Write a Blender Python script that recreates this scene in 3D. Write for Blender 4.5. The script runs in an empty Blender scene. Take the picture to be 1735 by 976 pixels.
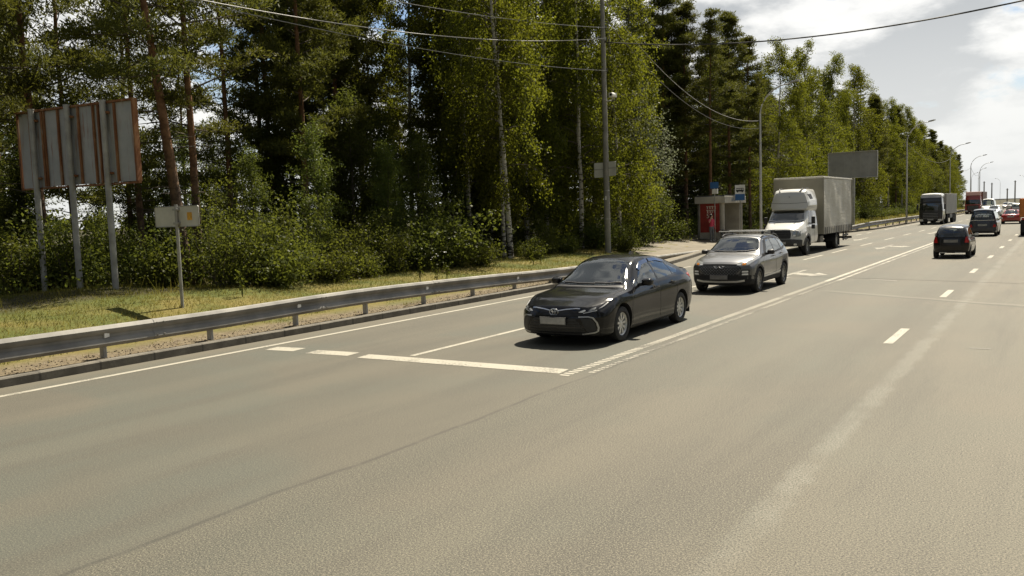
import bpy, bmesh, math, random
import numpy as np
from mathutils import Vector, Matrix
from mathutils.bvhtree import BVHTree
from mathutils.geometry import delaunay_2d_cdt

R = math.radians
SC = bpy.context.scene
COL = SC.collection

# ------------------------------------------------------------------ camera
CAM_R = Vector((0.84016, 0.54131, -0.03332))
CAM_U = Vector((-0.01864, 0.09024, 0.99575))
CAM_F = Vector((-0.54201, 0.83597, -0.0859))
CAM_P = Vector((0, 0, 2.341))
cam_data = bpy.data.cameras.new('camera')
cam = bpy.data.objects.new('camera', cam_data)
COL.objects.link(cam)
m = Matrix.Identity(4)
for i in range(3):
    m[i][0], m[i][1], m[i][2], m[i][3] = CAM_R[i], CAM_U[i], -CAM_F[i], CAM_P[i]
cam.matrix_world = m
cam_data.sensor_width = 36.0
cam_data.lens = 1442.29 / 1735 * 36
cam_data.clip_end = 8000
cam_data.clip_start = 0.1
SC.camera = cam

# ------------------------------------------------------------------ light
SUN_EL, SUN_AZ = R(58), R(1)           # azimuth from +Y towards +X
EXPOSURE = 1.1
CLOUD_OFF = (3.3, .6, 8.8)
SC.view_settings.view_transform = 'Standard'
SC.view_settings.look = 'None'
SC.view_settings.exposure = EXPOSURE
SC.view_settings.gamma = 1
SC.view_settings.use_curve_mapping = False
SC.cycles.max_bounces = 7
SC.cycles.transmission_bounces = 4
SC.cycles.diffuse_bounces = 5
SC.cycles.transparent_max_bounces = 10
SC.cycles.glossy_bounces = 3
SC.cycles.use_denoising = True


class NT:
    """small node-tree writer"""
    def __init__(self, tree):
        self.t = tree; self.t.nodes.clear()

    def n(self, typ, _out=0, **kw):
        nd = self.t.nodes.new(typ)
        ins = kw.pop('ins', {})
        for k, v in kw.items(): setattr(nd, k, v)
        for k, v in ins.items():
            s = nd.inputs[k]
            if isinstance(v, bpy.types.NodeSocket): self.t.links.new(v, s)
            elif hasattr(v, 'outputs'): self.t.links.new(v.outputs[0], s)
            else:
                if isinstance(v, (tuple, list)) and len(v) == 3 and s.type == 'RGBA': v = (*v, 1)
                s.default_value = v
        return nd

    def math(self, op, a, b=0.0, c=0.0, clamp=False):
        return self.n('ShaderNodeMath', operation=op, use_clamp=clamp, ins={0: a, 1: b, 2: c}).outputs[0]

    def mix(self, f, a, b, blend='MIX'):
        nd = self.n('ShaderNodeMix', data_type='RGBA', blend_type=blend)
        for i, v in ((0, f), (6, a), (7, b)):
            s = nd.inputs[i]
            if isinstance(v, bpy.types.NodeSocket): self.t.links.new(v, s)
            else: s.default_value = (*v, 1) if isinstance(v, (tuple, list)) and len(v) == 3 else v
        return nd.outputs[2]

    def noise(self, vec, scale, detail=3.0, rough=0.55, dist=0.0):
        return self.n('ShaderNodeTexNoise', ins={'Vector': vec, 'Scale': scale, 'Detail': detail, 'Roughness': rough, 'Distortion': dist}).outputs[0]

    def ramp(self, f, a, b, smooth=True):
        nd = self.n('ShaderNodeMapRange', interpolation_type='SMOOTHSTEP' if smooth else 'LINEAR', ins={0: f, 1: a, 2: b, 3: 0.0, 4: 1.0})
        nd.clamp = True
        return nd.outputs[0]

    def cramp(self, f, stops):
        nd = self.n('ShaderNodeValToRGB', ins={0: f})
        e = nd.color_ramp.elements
        e[0].position, e[0].color = stops[0][0], (*stops[0][1], 1)
        e[1].position, e[1].color = stops[-1][0], (*stops[-1][1], 1)
        for p, c in stops[1:-1]:
            x = e.new(p); x.color = (*c, 1)
        return nd.outputs[0]

    def coord(self, kind='Object'):
        return self.n('ShaderNodeTexCoord').outputs[kind]

    def xyz(self, v):
        return self.n('ShaderNodeSeparateXYZ', ins={0: v}).outputs

    def out(self, shader, disp=None):
        o = self.n('ShaderNodeOutputMaterial', ins={'Surface': shader})
        return o


def principled(t, color, rough=0.6, **kw):
    ins = {'Base Color': color, 'Roughness': rough}
    ins.update(kw)
    return t.n('ShaderNodeBsdfPrincipled', ins=ins)


def new_mat(name):
    mt = bpy.data.materials.new(name); mt.use_nodes = True
    return mt, NT(mt.node_tree)


def simple(name, color, rough=0.6, var=0.12, scale=6.0, bump=0.0, **kw):
    """principled material whose colour wanders a little with noise"""
    mt, t = new_mat(name)
    co = t.coord('Object')
    nz = t.noise(co, scale, 4.0)
    dark = tuple(c * (1 - var) for c in color); lite = tuple(min(1, c * (1 + var)) for c in color)
    col = t.mix(t.ramp(nz, .3, .7), dark, lite)
    rn = t.math('ADD', t.math('MULTIPLY', t.noise(co, scale * 2.3, 2.0), .16), max(0.0, rough - .08)) if rough > .12 else rough
    p = principled(t, col, rn, **kw)
    if bump:
        b = t.n('ShaderNodeBump', ins={'Strength': bump, 'Distance': .01, 'Height': t.noise(co, scale * 6, 3.0)})
        t.t.links.new(b.outputs[0], p.inputs['Normal'])
    t.out(p)
    return mt


# world: Nishita sky with procedural cumulus over it
world = bpy.data.worlds.new('World'); SC.world = world; world.use_nodes = True
w = NT(world.node_tree)
sky = w.n('ShaderNodeTexSky', sky_type='NISHITA', sun_disc=False, sun_elevation=SUN_EL, sun_rotation=SUN_AZ, air_density=1.0, dust_density=.5, ozone_density=1.0)
bg_sky = w.n('ShaderNodeBackground', ins={'Color': sky, 'Strength': 0.052})
d = w.coord('Generated')
dx, dy, dz = w.xyz(d)
cp = w.n('ShaderNodeVectorMath', operation='MULTIPLY', ins={0: d, 1: (1.0, 1.0, 2.1)}).outputs[0]
cp = w.n('ShaderNodeVectorMath', operation='ADD', ins={0: cp, 1: CLOUD_OFF}).outputs[0]
big = w.noise(cp, 4.9, 9.0, 0.56, 0.15)
wide = w.noise(cp, 1.5, 3.0, 0.5)
cov = w.math('ADD', w.math('MULTIPLY', big, .66), w.math('MULTIPLY', wide, .34))
mask = w.ramp(cov, 0.435, 0.475)
cp2 = w.n('ShaderNodeVectorMath', operation='ADD', ins={0: cp, 1: (0.0, -.01, 0.075)}).outputs[0]
big2 = w.noise(cp2, 4.9, 8.0, 0.56, 0.15)
fluff = w.noise(cp, 11.0, 5.0, 0.6)
den_up = w.math('ADD', w.math('ADD', w.math('MULTIPLY', big2, .62), w.math('MULTIPLY', wide, .26)), w.math('MULTIPLY', fluff, .12))
thick = w.math('ADD', w.math('MULTIPLY', w.ramp(den_up, 0.470, 0.560), .74), w.math('MULTIPLY', w.ramp(dz, .12, .34), .28))
ccol = w.mix(thick, (1.0, .985, .945), (.40, .42, .435))
# clouds on the sun's side of the sky are brighter than those opposite it
toward = w.n('ShaderNodeVectorMath', operation='DOT_PRODUCT', ins={0: d, 1: (-0.25, 0.95, 0.18)}).outputs[1]
side = w.math('ADD', w.math('MULTIPLY', w.ramp(toward, -.25, .80), .66), .34)
bg_cl = w.n('ShaderNodeBackground', ins={'Color': ccol, 'Strength': w.math('MULTIPLY', side, 0.52)})
haze_f = w.ramp(dz, 0.22, 0.0)
bg_hz = w.n('ShaderNodeBackground', ins={'Color': (.93, .945, .93), 'Strength': w.math('MULTIPLY', side, 0.42)})
mx = w.n('ShaderNodeMixShader', ins={0: w.math('MULTIPLY', mask, .95), 1: bg_sky, 2: bg_cl})
mx2 = w.n('ShaderNodeMixShader', ins={0: w.math('MULTIPLY', haze_f, .80), 1: mx, 2: bg_hz})
w.n('ShaderNodeOutputWorld', ins={'Surface': mx2})

sun_data = bpy.data.lights.new('sun', 'SUN')
sun_data.energy = 4.8; sun_data.angle = R(0.5); sun_data.color = (1.0, .905, .74)
sun = bpy.data.objects.new('sun', sun_data); COL.objects.link(sun)
sd = Vector((math.cos(SUN_EL) * math.sin(SUN_AZ), math.cos(SUN_EL) * math.cos(SUN_AZ), math.sin(SUN_EL)))
sun.rotation_euler = sd.to_track_quat('Z', 'Y').to_euler()
sun.location = (-20, 60, 60)


# ------------------------------------------------------------------ scene helpers
def tag(o, label=None, cat=None, group=None, kind=None):
    if label: o['label'] = label
    if cat: o['category'] = cat
    if group: o['group'] = group
    if kind: o['kind'] = kind
    return o


def empty(name, loc=(0, 0, 0), rz=0.0, label=None, cat=None, group=None):
    o = bpy.data.objects.new(name, None); COL.objects.link(o)
    o.empty_display_size = .2
    o.location = loc; o.rotation_euler = (0, 0, rz)
    return tag(o, label, cat, group)


def kids(o):
    return [c for c in COL.objects if c.parent is o]


CHILD = {}


def link_child(o, parent):
    o.parent = parent
    CHILD.setdefault(parent.name, []).append(o)


def copy_tree(o, parent=None):
    c = o.copy(); COL.objects.link(c)
    if parent is not None: link_child(c, parent)
    for ch in list(CHILD.get(o.name, [])): copy_tree(ch, c)
    return c


class MB:
    """collects shapes, builds ONE mesh object"""
    def __init__(self): self.v = []; self.f = []; self.mi = []

    def add(self, vs, fs, mi=0):
        k = len(self.v); self.v += [tuple(p) for p in vs]
        self.f += [tuple(k + i for i in f) for f in fs]; self.mi += [mi] * len(fs)

    def box(self, c, s, rz=0.0, mi=0, mat=None, taper=1.0):
        x, y, z = s[0] / 2, s[1] / 2, s[2] / 2
        vs = []
        for sz in (-1, 1):
            k = taper if sz > 0 else 1
            for sx, sy in ((-1, -1), (1, -1), (1, 1), (-1, 1)):
                vs.append(Vector((sx * x * k, sy * y * k, sz * z)))
        M = mat if mat is not None else Matrix.Rotation(rz, 3, 'Z')
        vs = [M @ p + Vector(c) for p in vs]
        self.add(vs, [(3, 2, 1, 0), (4, 5, 6, 7), (0, 1, 5, 4), (1, 2, 6, 5), (2, 3, 7, 6), (3, 0, 4, 7)], mi)
        return self

    def bar(self, p, q, wx, wy, mi=0):
        p, q = Vector(p), Vector(q); d = q - p
        M = d.to_track_quat('Z', 'Y').to_matrix()
        return self.box((p + q) / 2, (wx, wy, d.length), mat=M, mi=mi)

    def tube(self, pts, rad, n=8, mi=0, cap=True):
        pts = [Vector(p) for p in pts]
        if not isinstance(rad, (list, tuple)): rad = [rad] * len(pts)
        rings = []; ref = Vector((0, 0, 1))
        for i, p in enumerate(pts):
            a = pts[max(0, i - 1)]; b = pts[min(len(pts) - 1, i + 1)]
            t = (b - a).normalized()
            r0 = Vector((1, 0, 0)) if abs(t.z) > .9 else ref
            e1 = t.cross(r0).normalized(); e2 = t.cross(e1)
            rings.append([p + (e1 * math.cos(2 * math.pi * j / n) + e2 * math.sin(2 * math.pi * j / n)) * rad[i] for j in range(n)])
        vs = [q for r in rings for q in r]; fs = []
        for i in range(len(pts) - 1):
            for j in range(n):
                a = i * n + j; b = i * n + (j + 1) % n
                fs.append((a, b, b + n, a + n))
        if cap:
            fs.append(tuple(range(n))[::-1]); fs.append(tuple(range((len(pts) - 1) * n, len(pts) * n)))
        self.add(vs, fs, mi); return self

    def lathe(self, prof, n=28, axis='X', c=(0, 0, 0), mi=0, close=False):
        """prof: (along axis, radius)"""
        vs = []; fs = []
        for a, r in prof:
            for j in range(n):
                t = 2 * math.pi * j / n
                p = (a, r * math.cos(t), r * math.sin(t))
                if axis == 'Z': p = (r * math.cos(t), r * math.sin(t), a)
                if axis == 'Y': p = (r * math.cos(t), a, r * math.sin(t))
                vs.append((p[0] + c[0], p[1] + c[1], p[2] + c[2]))
        m_ = len(prof)
        for i in range(m_ - 1 if not close else m_):
            for j in range(n):
                a = i * n + j; b = i * n + (j + 1) % n; k = ((i + 1) % m_) * n
                fs.append((a, b, k + (j + 1) % n, k + j))
        self.add(vs, fs, mi); return self

    def prism(self, poly, h0, h1, plane='XY', mi=0):
        """extrude a 2D outline between two heights on the third axis"""
        def P(a, b, h):
            return {'XY': (a, b, h), 'XZ': (a, h, b), 'YZ': (h, a, b)}[plane]
        n = len(poly)
        vs = [P(a, b, h0) for a, b in poly] + [P(a, b, h1) for a, b in poly]
        fs = [tuple(range(n))[::-1], tuple(range(n, 2 * n))] + [(i, (i + 1) % n, n + (i + 1) % n, n + i) for i in range(n)]
        self.add(vs, fs, mi); return self

    def build(self, name, mats, parent=None, smooth=None, bevel=0.0, fix=True):
        me = bpy.data.meshes.new(name)
        me.from_pydata(self.v, [], self.f)
        if not isinstance(mats, (list, tuple)): mats = [mats]
        for x in mats: me.materials.append(x)
        me.polygons.foreach_set('material_index', self.mi)
        if fix or bevel:
            bm = bmesh.new(); bm.from_mesh(me)
            if fix:
                bmesh.ops.delete(bm, geom=[q for q in bm.verts if not q.link_faces], context='VERTS')
                bmesh.ops.recalc_face_normals(bm, faces=bm.faces)
            if bevel:
                ed = [e for e in bm.edges if len(e.link_faces) == 2 and e.calc_face_angle(0) > R(40)]
                bmesh.ops.bevel(bm, geom=ed, offset=bevel, segments=2, profile=.6, affect='EDGES', clamp_overlap=True)
            bm.to_mesh(me); bm.free()
        if smooth is not None:
            me.polygons.foreach_set('use_smooth', [True] * len(me.polygons))
            me.set_sharp_from_angle(angle=R(smooth))
        me.update()
        o = bpy.data.objects.new(name, me); COL.objects.link(o)
        if parent is not None: link_child(o, parent)
        return o


def raw_mesh(name, V, F4, mats, parent=None, mi=None, smooth=False):
    """numpy verts (N,3) and quads / tris (M,k) -> object"""
    me = bpy.data.meshes.new(name)
    k = F4.shape[1]
    me.vertices.add(len(V)); me.vertices.foreach_set('co', V.astype(np.float32).ravel())
    me.loops.add(F4.size); me.loops.foreach_set('vertex_index', F4.astype(np.int32).ravel())
    me.polygons.add(len(F4)); me.polygons.foreach_set('loop_start', np.arange(0, F4.size, k, dtype=np.int32))
    if not isinstance(mats, (list, tuple)): mats = [mats]
    for x in mats: me.materials.append(x)
    if mi is not None: me.polygons.foreach_set('material_index', mi.astype(np.int32))
    if smooth: me.polygons.foreach_set('use_smooth', np.ones(len(F4), dtype=bool))
    me.update(calc_edges=True); me.validate()
    o = bpy.data.objects.new(name, me); COL.objects.link(o)
    if parent is not None: link_child(o, parent)
    return o


def pchip(xs, ys):
    xs = np.array(xs, float); ys = np.array(ys, float)
    h = np.diff(xs); dl = np.diff(ys) / h; m_ = np.zeros(len(xs))
    m_[0], m_[-1] = dl[0], dl[-1]
    for i in range(1, len(xs) - 1):
        if dl[i - 1] * dl[i] > 0:
            w1 = 2 * h[i] + h[i - 1]; w2 = h[i] + 2 * h[i - 1]
            m_[i] = (w1 + w2) / (w1 / dl[i - 1] + w2 / dl[i])

    def f(x):
        x = min(max(x, xs[0]), xs[-1])
        i = min(max(int(np.searchsorted(xs, x)) - 1, 0), len(h) - 1)
        t = (x - xs[i]) / h[i]
        return float((2 * t**3 - 3 * t**2 + 1) * ys[i] + (t**3 - 2 * t**2 + t) * h[i] * m_[i] + (-2 * t**3 + 3 * t**2) * ys[i + 1] + (t**3 - t**2) * h[i] * m_[i + 1])
    return f


def rnd_poly(poly, r=.05, n=4):
    """round the corners of a closed 2D outline"""
    out = []; k = len(poly)
    for i in range(k):
        p = Vector(poly[i]); a = Vector(poly[i - 1]) - p; b = Vector(poly[(i + 1) % k]) - p
        ra = min(r, a.length * .45); rb = min(r, b.length * .45)
        s = p + a.normalized() * ra; e = p + b.normalized() * rb
        for j in range(n + 1):
            t = j / n
            q = s * (1 - t)**2 + p * 2 * t * (1 - t) + e * t * t
            out.append((q.x, q.y))
    return out


def strip_poly(line, w_):
    """2D polyline -> outline of a strip of that width"""
    L = [Vector(p) for p in line]; a = []; b = []
    for i, p in enumerate(L):
        t = (L[min(i + 1, len(L) - 1)] - L[max(i - 1, 0)]).normalized()
        n = Vector((-t.y, t.x)) * w_ / 2
        a.append(p + n); b.append(p - n)
    return [(q.x, q.y) for q in a + b[::-1]]


def at(px, rng):
    """ground position at that bearing (photo column) and horizontal range"""
    dd = CAM_F + CAM_R * ((px - 867.5) / 1442.29)
    dd.z = 0; dd.normalize()
    return dd.x * rng, dd.y * rng


def bend(y):
    """the carriageway drifts to the left far away"""
    return -1.3e-6 * max(0.0, y - 100)**3 if y < 420 else -1.3e-6 * 320**3 - .4 * (y - 420)
# ================================================================== setting
# ---- materials
def asphalt_material():
    mt, t = new_mat('asphalt')
    co = t.coord('Object'); x, y, z = t.xyz(co)
    # the two halves of the carriageway were laid at different times
    seam = t.math('ADD', x, t.math('MULTIPLY', t.math('SUBTRACT', t.noise(co, .35, 3.0), .5), .35))
    right = t.ramp(seam, -5.66, -5.58)
    fine = t.noise(co, 110.0, 1.0, .7)
    fine2 = t.noise(co, 34.0, 3.0, .75)
    grit = t.noise(co, 66.0, 2.0, .85)
    stretch = t.n('ShaderNodeVectorMath', operation='MULTIPLY', ins={0: co, 1: (1.0, .10, 1.0)}).outputs[0]
    streak = t.noise(stretch, 1.5, 5.0, .6)
    blot = t.noise(co, .55, 5.0, .6, .5)
    tint = t.noise(co, .21, 3.0, .5, .4)
    left_c = t.mix(t.ramp(tint, .44, .56), (0.073, 0.067, 0.050), (0.059, 0.063, 0.050))
    right_c = t.mix(t.ramp(tint, .44, .56), (0.081, 0.073, 0.054), (0.067, 0.068, 0.052))
    base = t.mix(right, left_c, right_c)
    base = t.mix(t.math('MULTIPLY', t.ramp(blot, .42, .64), .55), base, (0.060, 0.056, 0.042))
    # the newer strip is darker where the two halves meet, fading out to its right
    edge_ = t.math('MULTIPLY', right, t.ramp(t.math('ADD', seam, t.math('MULTIPLY', t.math('SUBTRACT', blot, .5), 1.6)), -4.2, -5.6))
    base = t.mix(t.math('MULTIPLY', edge_, .78), base, (0.041, 0.043, 0.033))
    # the outer lane was laid with a paler stone
    base = t.mix(t.math('MULTIPLY', t.ramp(x, -1.98, -1.80), .34), base, (0.131, 0.117, 0.086))
    # wheel tracks: slightly paler polished bands along the lanes
    wv = t.math('SINE', t.math('MULTIPLY', t.math('ADD', x, .8), 3.59))
    base = t.mix(t.math('MULTIPLY', t.ramp(wv, -.2, 1.0), .20), base, (0.115, 0.104, 0.076))
    base = t.mix(t.math('MULTIPLY', t.ramp(streak, .46, .68), .7), base, (0.054, 0.051, 0.039))
    # darker oily lane beside the open joint
    oil = t.math('MULTIPLY', t.ramp(t.math('ABSOLUTE', t.math('ADD', x, 2.45)), .75, .1), t.ramp(t.noise(stretch, 2.4, 4.0), .30, .60))
    base = t.mix(t.math('MULTIPLY', oil, .6), base, (0.043, 0.040, 0.030))
    # aggregate: pale and dark stones standing out of the binder
    amt = t.math('ADD', t.math('MULTIPLY', right, .38), .56)
    base = t.mix(t.math('MULTIPLY', t.ramp(grit, .54, .62), amt), base, (0.178, 0.161, 0.119))
    base = t.mix(t.math('MULTIPLY', t.ramp(grit, .46, .37), amt), base, (0.018, 0.016, 0.013))
    base = t.mix(t.math('MULTIPLY', t.ramp(fine, .56, .66), t.math('MULTIPLY', amt, .8)), base, (0.189, 0.172, 0.130))
    base = t.mix(t.math('MULTIPLY', t.ramp(fine2, .60, .70), t.math('MULTIPLY', amt, .45)), base, (0.021, 0.019, 0.015))
    # worn bare-stone joint between the two right-hand lanes
    jx = t.math('ABSOLUTE', t.math('ADD', x, t.math('ADD', 1.87, t.math('MULTIPLY', t.math('SUBTRACT', t.noise(co, 3.0, 5.0, .7), .5), .30))))
    jm = t.math('MULTIPLY', t.ramp(jx, .17, .05), t.ramp(t.math('ADD', t.math('MULTIPLY', grit, .55), t.math('MULTIPLY', fine2, .45)), .44, .53))
    base = t.mix(t.math('MULTIPLY', t.math('MULTIPLY', jm, .46), t.ramp(t.noise(co, .9, 4.0), .25, .6)), base, (0.210, 0.208, 0.174))
    jd = t.math('MULTIPLY', t.ramp(jx, .20, .08), t.ramp(grit, .46, .36))
    base = t.mix(t.math('MULTIPLY', jd, .6), base, (0.021, 0.021, 0.018))
    # dark open seam along the old joint left of the middle
    sx = t.math('ABSOLUTE', t.math('ADD', seam, 5.66))
    sm = t.math('MULTIPLY', t.math('MULTIPLY', t.ramp(sx, .045, .006), t.ramp(y, 14.0, 9.0)), t.ramp(t.noise(co, 3.0, 3.0), .25, .55))
    base = t.mix(t.math('MULTIPLY', sm, .5), base, (0.024, 0.022, 0.019))
    # scraped patch joint across the right-hand lanes
    yl = t.math('ADD', y, t.math('MULTIPLY', t.math('ADD', x, 5.5), .53))
    yj = t.math('ABSOLUTE', t.math('SUBTRACT', t.math('ADD', yl, t.math('MULTIPLY', t.noise(co, .9, 3.0), .5)), 24.2))
    xm = t.math('MULTIPLY', t.ramp(x, -5.6, -5.0), t.ramp(x, .5, -.8))
    base = t.mix(t.math('MULTIPLY', t.math('MULTIPLY', t.ramp(yj, .16, .04), xm), .35), base, (0.189, 0.179, 0.141))
    yj2 = t.math('ABSOLUTE', t.math('SUBTRACT', yl, 23.7))
    base = t.mix(t.math('MULTIPLY', t.math('MULTIPLY', t.ramp(yj2, .16, .05), xm), .5), base, (0.045, 0.043, 0.034))
    # dust along the left edge
    base = t.mix(t.math('MULTIPLY', t.ramp(x, -12.7, -13.3), .6), base, (0.115, 0.100, 0.070))
    h = t.math('ADD', t.math('MULTIPLY', fine, .8), t.math('MULTIPLY', grit, .9))
    b = t.n('ShaderNodeBump', ins={'Strength': .15, 'Distance': .006, 'Height': h})
    p = principled(t, base, .78, **{'Specular IOR Level': .42})
    t.t.links.new(b.outputs[0], p.inputs['Normal'])
    t.out(p); return mt


def paint_material(name, wear=.5, col=(.315, .297, .242)):
    mt, t = new_mat(name)
    co = t.coord('Object')
    n1 = t.noise(co, 24.0, 4.0, .7); n2 = t.noise(co, 1.3, 3.0)
    wmask = t.ramp(t.math('ADD', n1, t.math('MULTIPLY', t.math('SUBTRACT', n2, .5), .65)), wear - .05, wear + .10)
    c = t.mix(wmask, (.105, .098, .078), col)
    c = t.mix(t.math('MULTIPLY', t.ramp(t.noise(co, 90.0, 2.0), .45, .75), .25), c, (.14, .13, .105))
    t.out(principled(t, c, .72)); return mt


def ground_material():
    mt, t = new_mat('soil_and_turf')
    co = t.coord('Object'); x, y, z = t.xyz(co)
    n1 = t.noise(co, .55, 4.0); n2 = t.noise(co, 7.0, 4.0, .65); n3 = t.noise(co, 40.0, 3.0, .7)
    turf = t.mix(t.ramp(n1, .38, .62), (.075, .088, .018), (.150, .122, .034))
    turf = t.mix(t.math('MULTIPLY', t.ramp(n3, .45, .7), .5), turf, (.040, .046, .014))
    soil = t.mix(t.ramp(n2, .35, .65), (.115, .090, .056), (.170, .140, .090))
    soil = t.mix(t.math('MULTIPLY', t.ramp(n3, .4, .75), .55), soil, (.09, .07, .045))
    edge = t.math('ADD', x, t.math('MULTIPLY', t.math('SUBTRACT', n1, .5), 1.1))
    c = t.mix(t.ramp(edge, -14.95, -14.30), turf, soil)
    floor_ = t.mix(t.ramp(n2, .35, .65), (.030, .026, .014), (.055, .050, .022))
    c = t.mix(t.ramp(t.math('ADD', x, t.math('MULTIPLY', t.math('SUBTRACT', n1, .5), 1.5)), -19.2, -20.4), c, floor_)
    far = t.ramp(x, 10.0, 14.0)
    c = t.mix(far, c, turf)
    b = t.n('ShaderNodeBump', ins={'Strength': .8, 'Distance': .05, 'Height': n2})
    p = principled(t, c, .9, **{'Specular IOR Level': .2})
    t.t.links.new(b.outputs[0], p.inputs['Normal'])
    t.out(p); return mt


def kerb_material():
    mt, t = new_mat('kerb_stones')
    co = t.coord('Object'); x, y, z = t.xyz(co)
    n = t.noise(co, 3.0, 4.0); n2 = t.noise(co, 26.0, 3.0, .7)
    c = t.mix(t.ramp(n, .35, .68), (.095, .086, .068), (.165, .150, .120))
    c = t.mix(t.math('MULTIPLY', t.ramp(n2, .5, .7), .4), c, (.055, .050, .040))
    j = t.math('ABSOLUTE', t.math('SUBTRACT', t.math('FRACT', y), .5))
    c = t.mix(t.math('MULTIPLY', t.ramp(j, .470, .492), .75), c, (.030, .027, .022))
    stone = t.n('ShaderNodeTexWhiteNoise', noise_dimensions='1D', ins={'W': t.math('FLOOR', t.math('ADD', y, .5))}).outputs[0]
    c = t.mix(t.math('MULTIPLY', stone, .35), c, (.085, .078, .062))
    b = t.n('ShaderNodeBump', ins={'Strength': .5, 'Distance': .01, 'Height': n2})
    p = principled(t, c, .85); t.t.links.new(b.outputs[0], p.inputs['Normal']); t.out(p); return mt


M = {}
M['asphalt'] = asphalt_material()
M['line'] = paint_material('road_paint', .38)
M['line_worn'] = paint_material('worn_road_paint', .49)
M['line_faint'] = paint_material('faint_road_paint', .60, (.24, .225, .18))
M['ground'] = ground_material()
M['kerb'] = kerb_material()
M['concrete'] = simple('kerb_concrete', (.145, .132, .105), .85, .22, 3.0, .5)
M['paving'] = simple('platform_asphalt', (.145, .126, .090), .88, .16, 1.6, .15)
M['steel'] = simple('galvanised_steel', (.20, .193, .175), .6, .30, 1.4, .12, Metallic=.15)
M['steel_post'] = simple('weathered_zinc_post', (.33, .33, .315), .55, .20, 3.0, .15, Metallic=.35)
M['lamp_steel'] = simple('lamp_post_grey', (.48, .48, .47), .5, .14, 2.0, 0, Metallic=.3)
M['pole_concrete'] = simple('power_pole_grey', (.23, .225, .205), .8, .18, 2.2, .3)
M['black_rubber'] = simple('tyre_rubber', (.018, .018, .018), .78, .25, 20.0, .2)
M['black_plastic'] = simple('black_plastic', (.020, .020, .021), .5, .2, 12.0)
M['grey_plastic'] = simple('dark_grey_plastic', (.055, .056, .058), .55, .2, 8.0)
M['dark'] = simple('underbody_dark', (.010, .010, .010), .9, .2, 9.0)
M['chrome'] = simple('satin_chrome', (.72, .72, .70), .2, .05, 9.0, 0, Metallic=1.0)
M['silver'] = simple('silver_wheel_paint', (.55, .55, .53), .34, .08, 14.0, 0, Metallic=.45)
M['glass_dark'] = simple('car_glass', (.012, .016, .017), .045, .2, 2.0, 0, **{'IOR': 1.85})
M['lamp_glass'] = simple('headlamp_glass', (.30, .31, .31), .07, .3, 26.0, 0, **{'IOR': 1.6, 'Metallic': .35})
M['lamp_white'] = simple('reflector_white', (.80, .80, .77), .22, .06, 20.0)
M['lamp_red'] = simple('tail_lamp_red', (.42, .018, .016), .12, .3, 24.0)
M['lamp_amber'] = simple('indicator_amber', (.62, .22, .03), .15, .2, 24.0)
M['plate'] = simple('number_plate', (.40, .39, .36), .5, .16, 7.0)
M['cable'] = simple('cable_sheath', (.05, .05, .048), .6)
M['cable_pale'] = simple('bare_aluminium_cable', (.20, .20, .19), .5, .1, 5.0)  # plain grey, paler than the dark sheathed cable
M['white_paint'] = simple('white_paint', (.74, .74, .71), .35, .06, 2.0)


mt, t = new_mat('window_glass')
fr_ = t.n('ShaderNodeFresnel', ins={'IOR': 1.75}).outputs[0]
tr_ = t.n('ShaderNodeBsdfTransparent', ins={'Color': (.80, .86, .83)})
gl_ = t.n('ShaderNodeBsdfGlossy', ins={'Color': (.94, .97, .96), 'Roughness': .015})
t.out(t.n('ShaderNodeMixShader', ins={0: t.math('ADD', t.math('MULTIPLY', fr_, 1.25), .02, clamp=True), 1: tr_, 2: gl_}))
M['window_glass'] = mt
M['seat'] = simple('dark_upholstery', (.030, .030, .031), .85, .2, 9.0)
M['dash'] = simple('dashboard_grey', (.045, .045, .045), .7, .2, 6.0)


def car_paint(name, col, metallic=0.0, rough=.3, coat=1.0, dust=.10, spec=.5):
    mt, t = new_mat(name)
    co = t.coord('Object'); x, y, z = t.xyz(co)
    flake = t.noise(co, 420.0, 1.0)
    c = t.mix(t.math('MULTIPLY', t.ramp(flake, .5, .75), .22 if metallic > .2 else .05), col, tuple(min(1, a * 1.7 + .01) for a in col))
    grime = t.math('MULTIPLY', t.math('MULTIPLY', t.ramp(z, .75, .18), t.ramp(t.noise(co, 4.0, 4.0), .25, .7)), min(.8, dust * 2.2))
    film = t.math('MULTIPLY', t.ramp(t.noise(co, 2.0, 4.0), .3, .8), dust * .12)
    c = t.mix(t.math('ADD', grime, film, clamp=True), c, (.17, .15, .115))
    rr = t.math('ADD', t.math('MULTIPLY', grime, .4), rough)
    p = principled(t, c, rr, **{'Metallic': metallic, 'Coat Weight': coat, 'Coat Roughness': .085, 'Specular IOR Level': spec})
    t.out(p); return mt


# ---- ground heights
def ss(a, b, x):
    t = min(1, max(0, (x - a) / (b - a))); return t * t * (3 - 2 * t)


def kerb_x(y):
    """left edge of the carriageway; it steps back into the bus bay"""
    pts = [(-80, -13.37), (27, -13.37), (31, -13.5), (36, -14.3), (43, -15.6), (50, -16.2), (62, -16.2), (72, -14.4), (78, -13.55), (90, -13.4), (900, -13.4)]
    for (a, xa), (b, xb) in zip(pts, pts[1:]):
        if y <= b: return xa + (xb - xa) * (y - a) / (b - a)
    return -13.4


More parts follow.
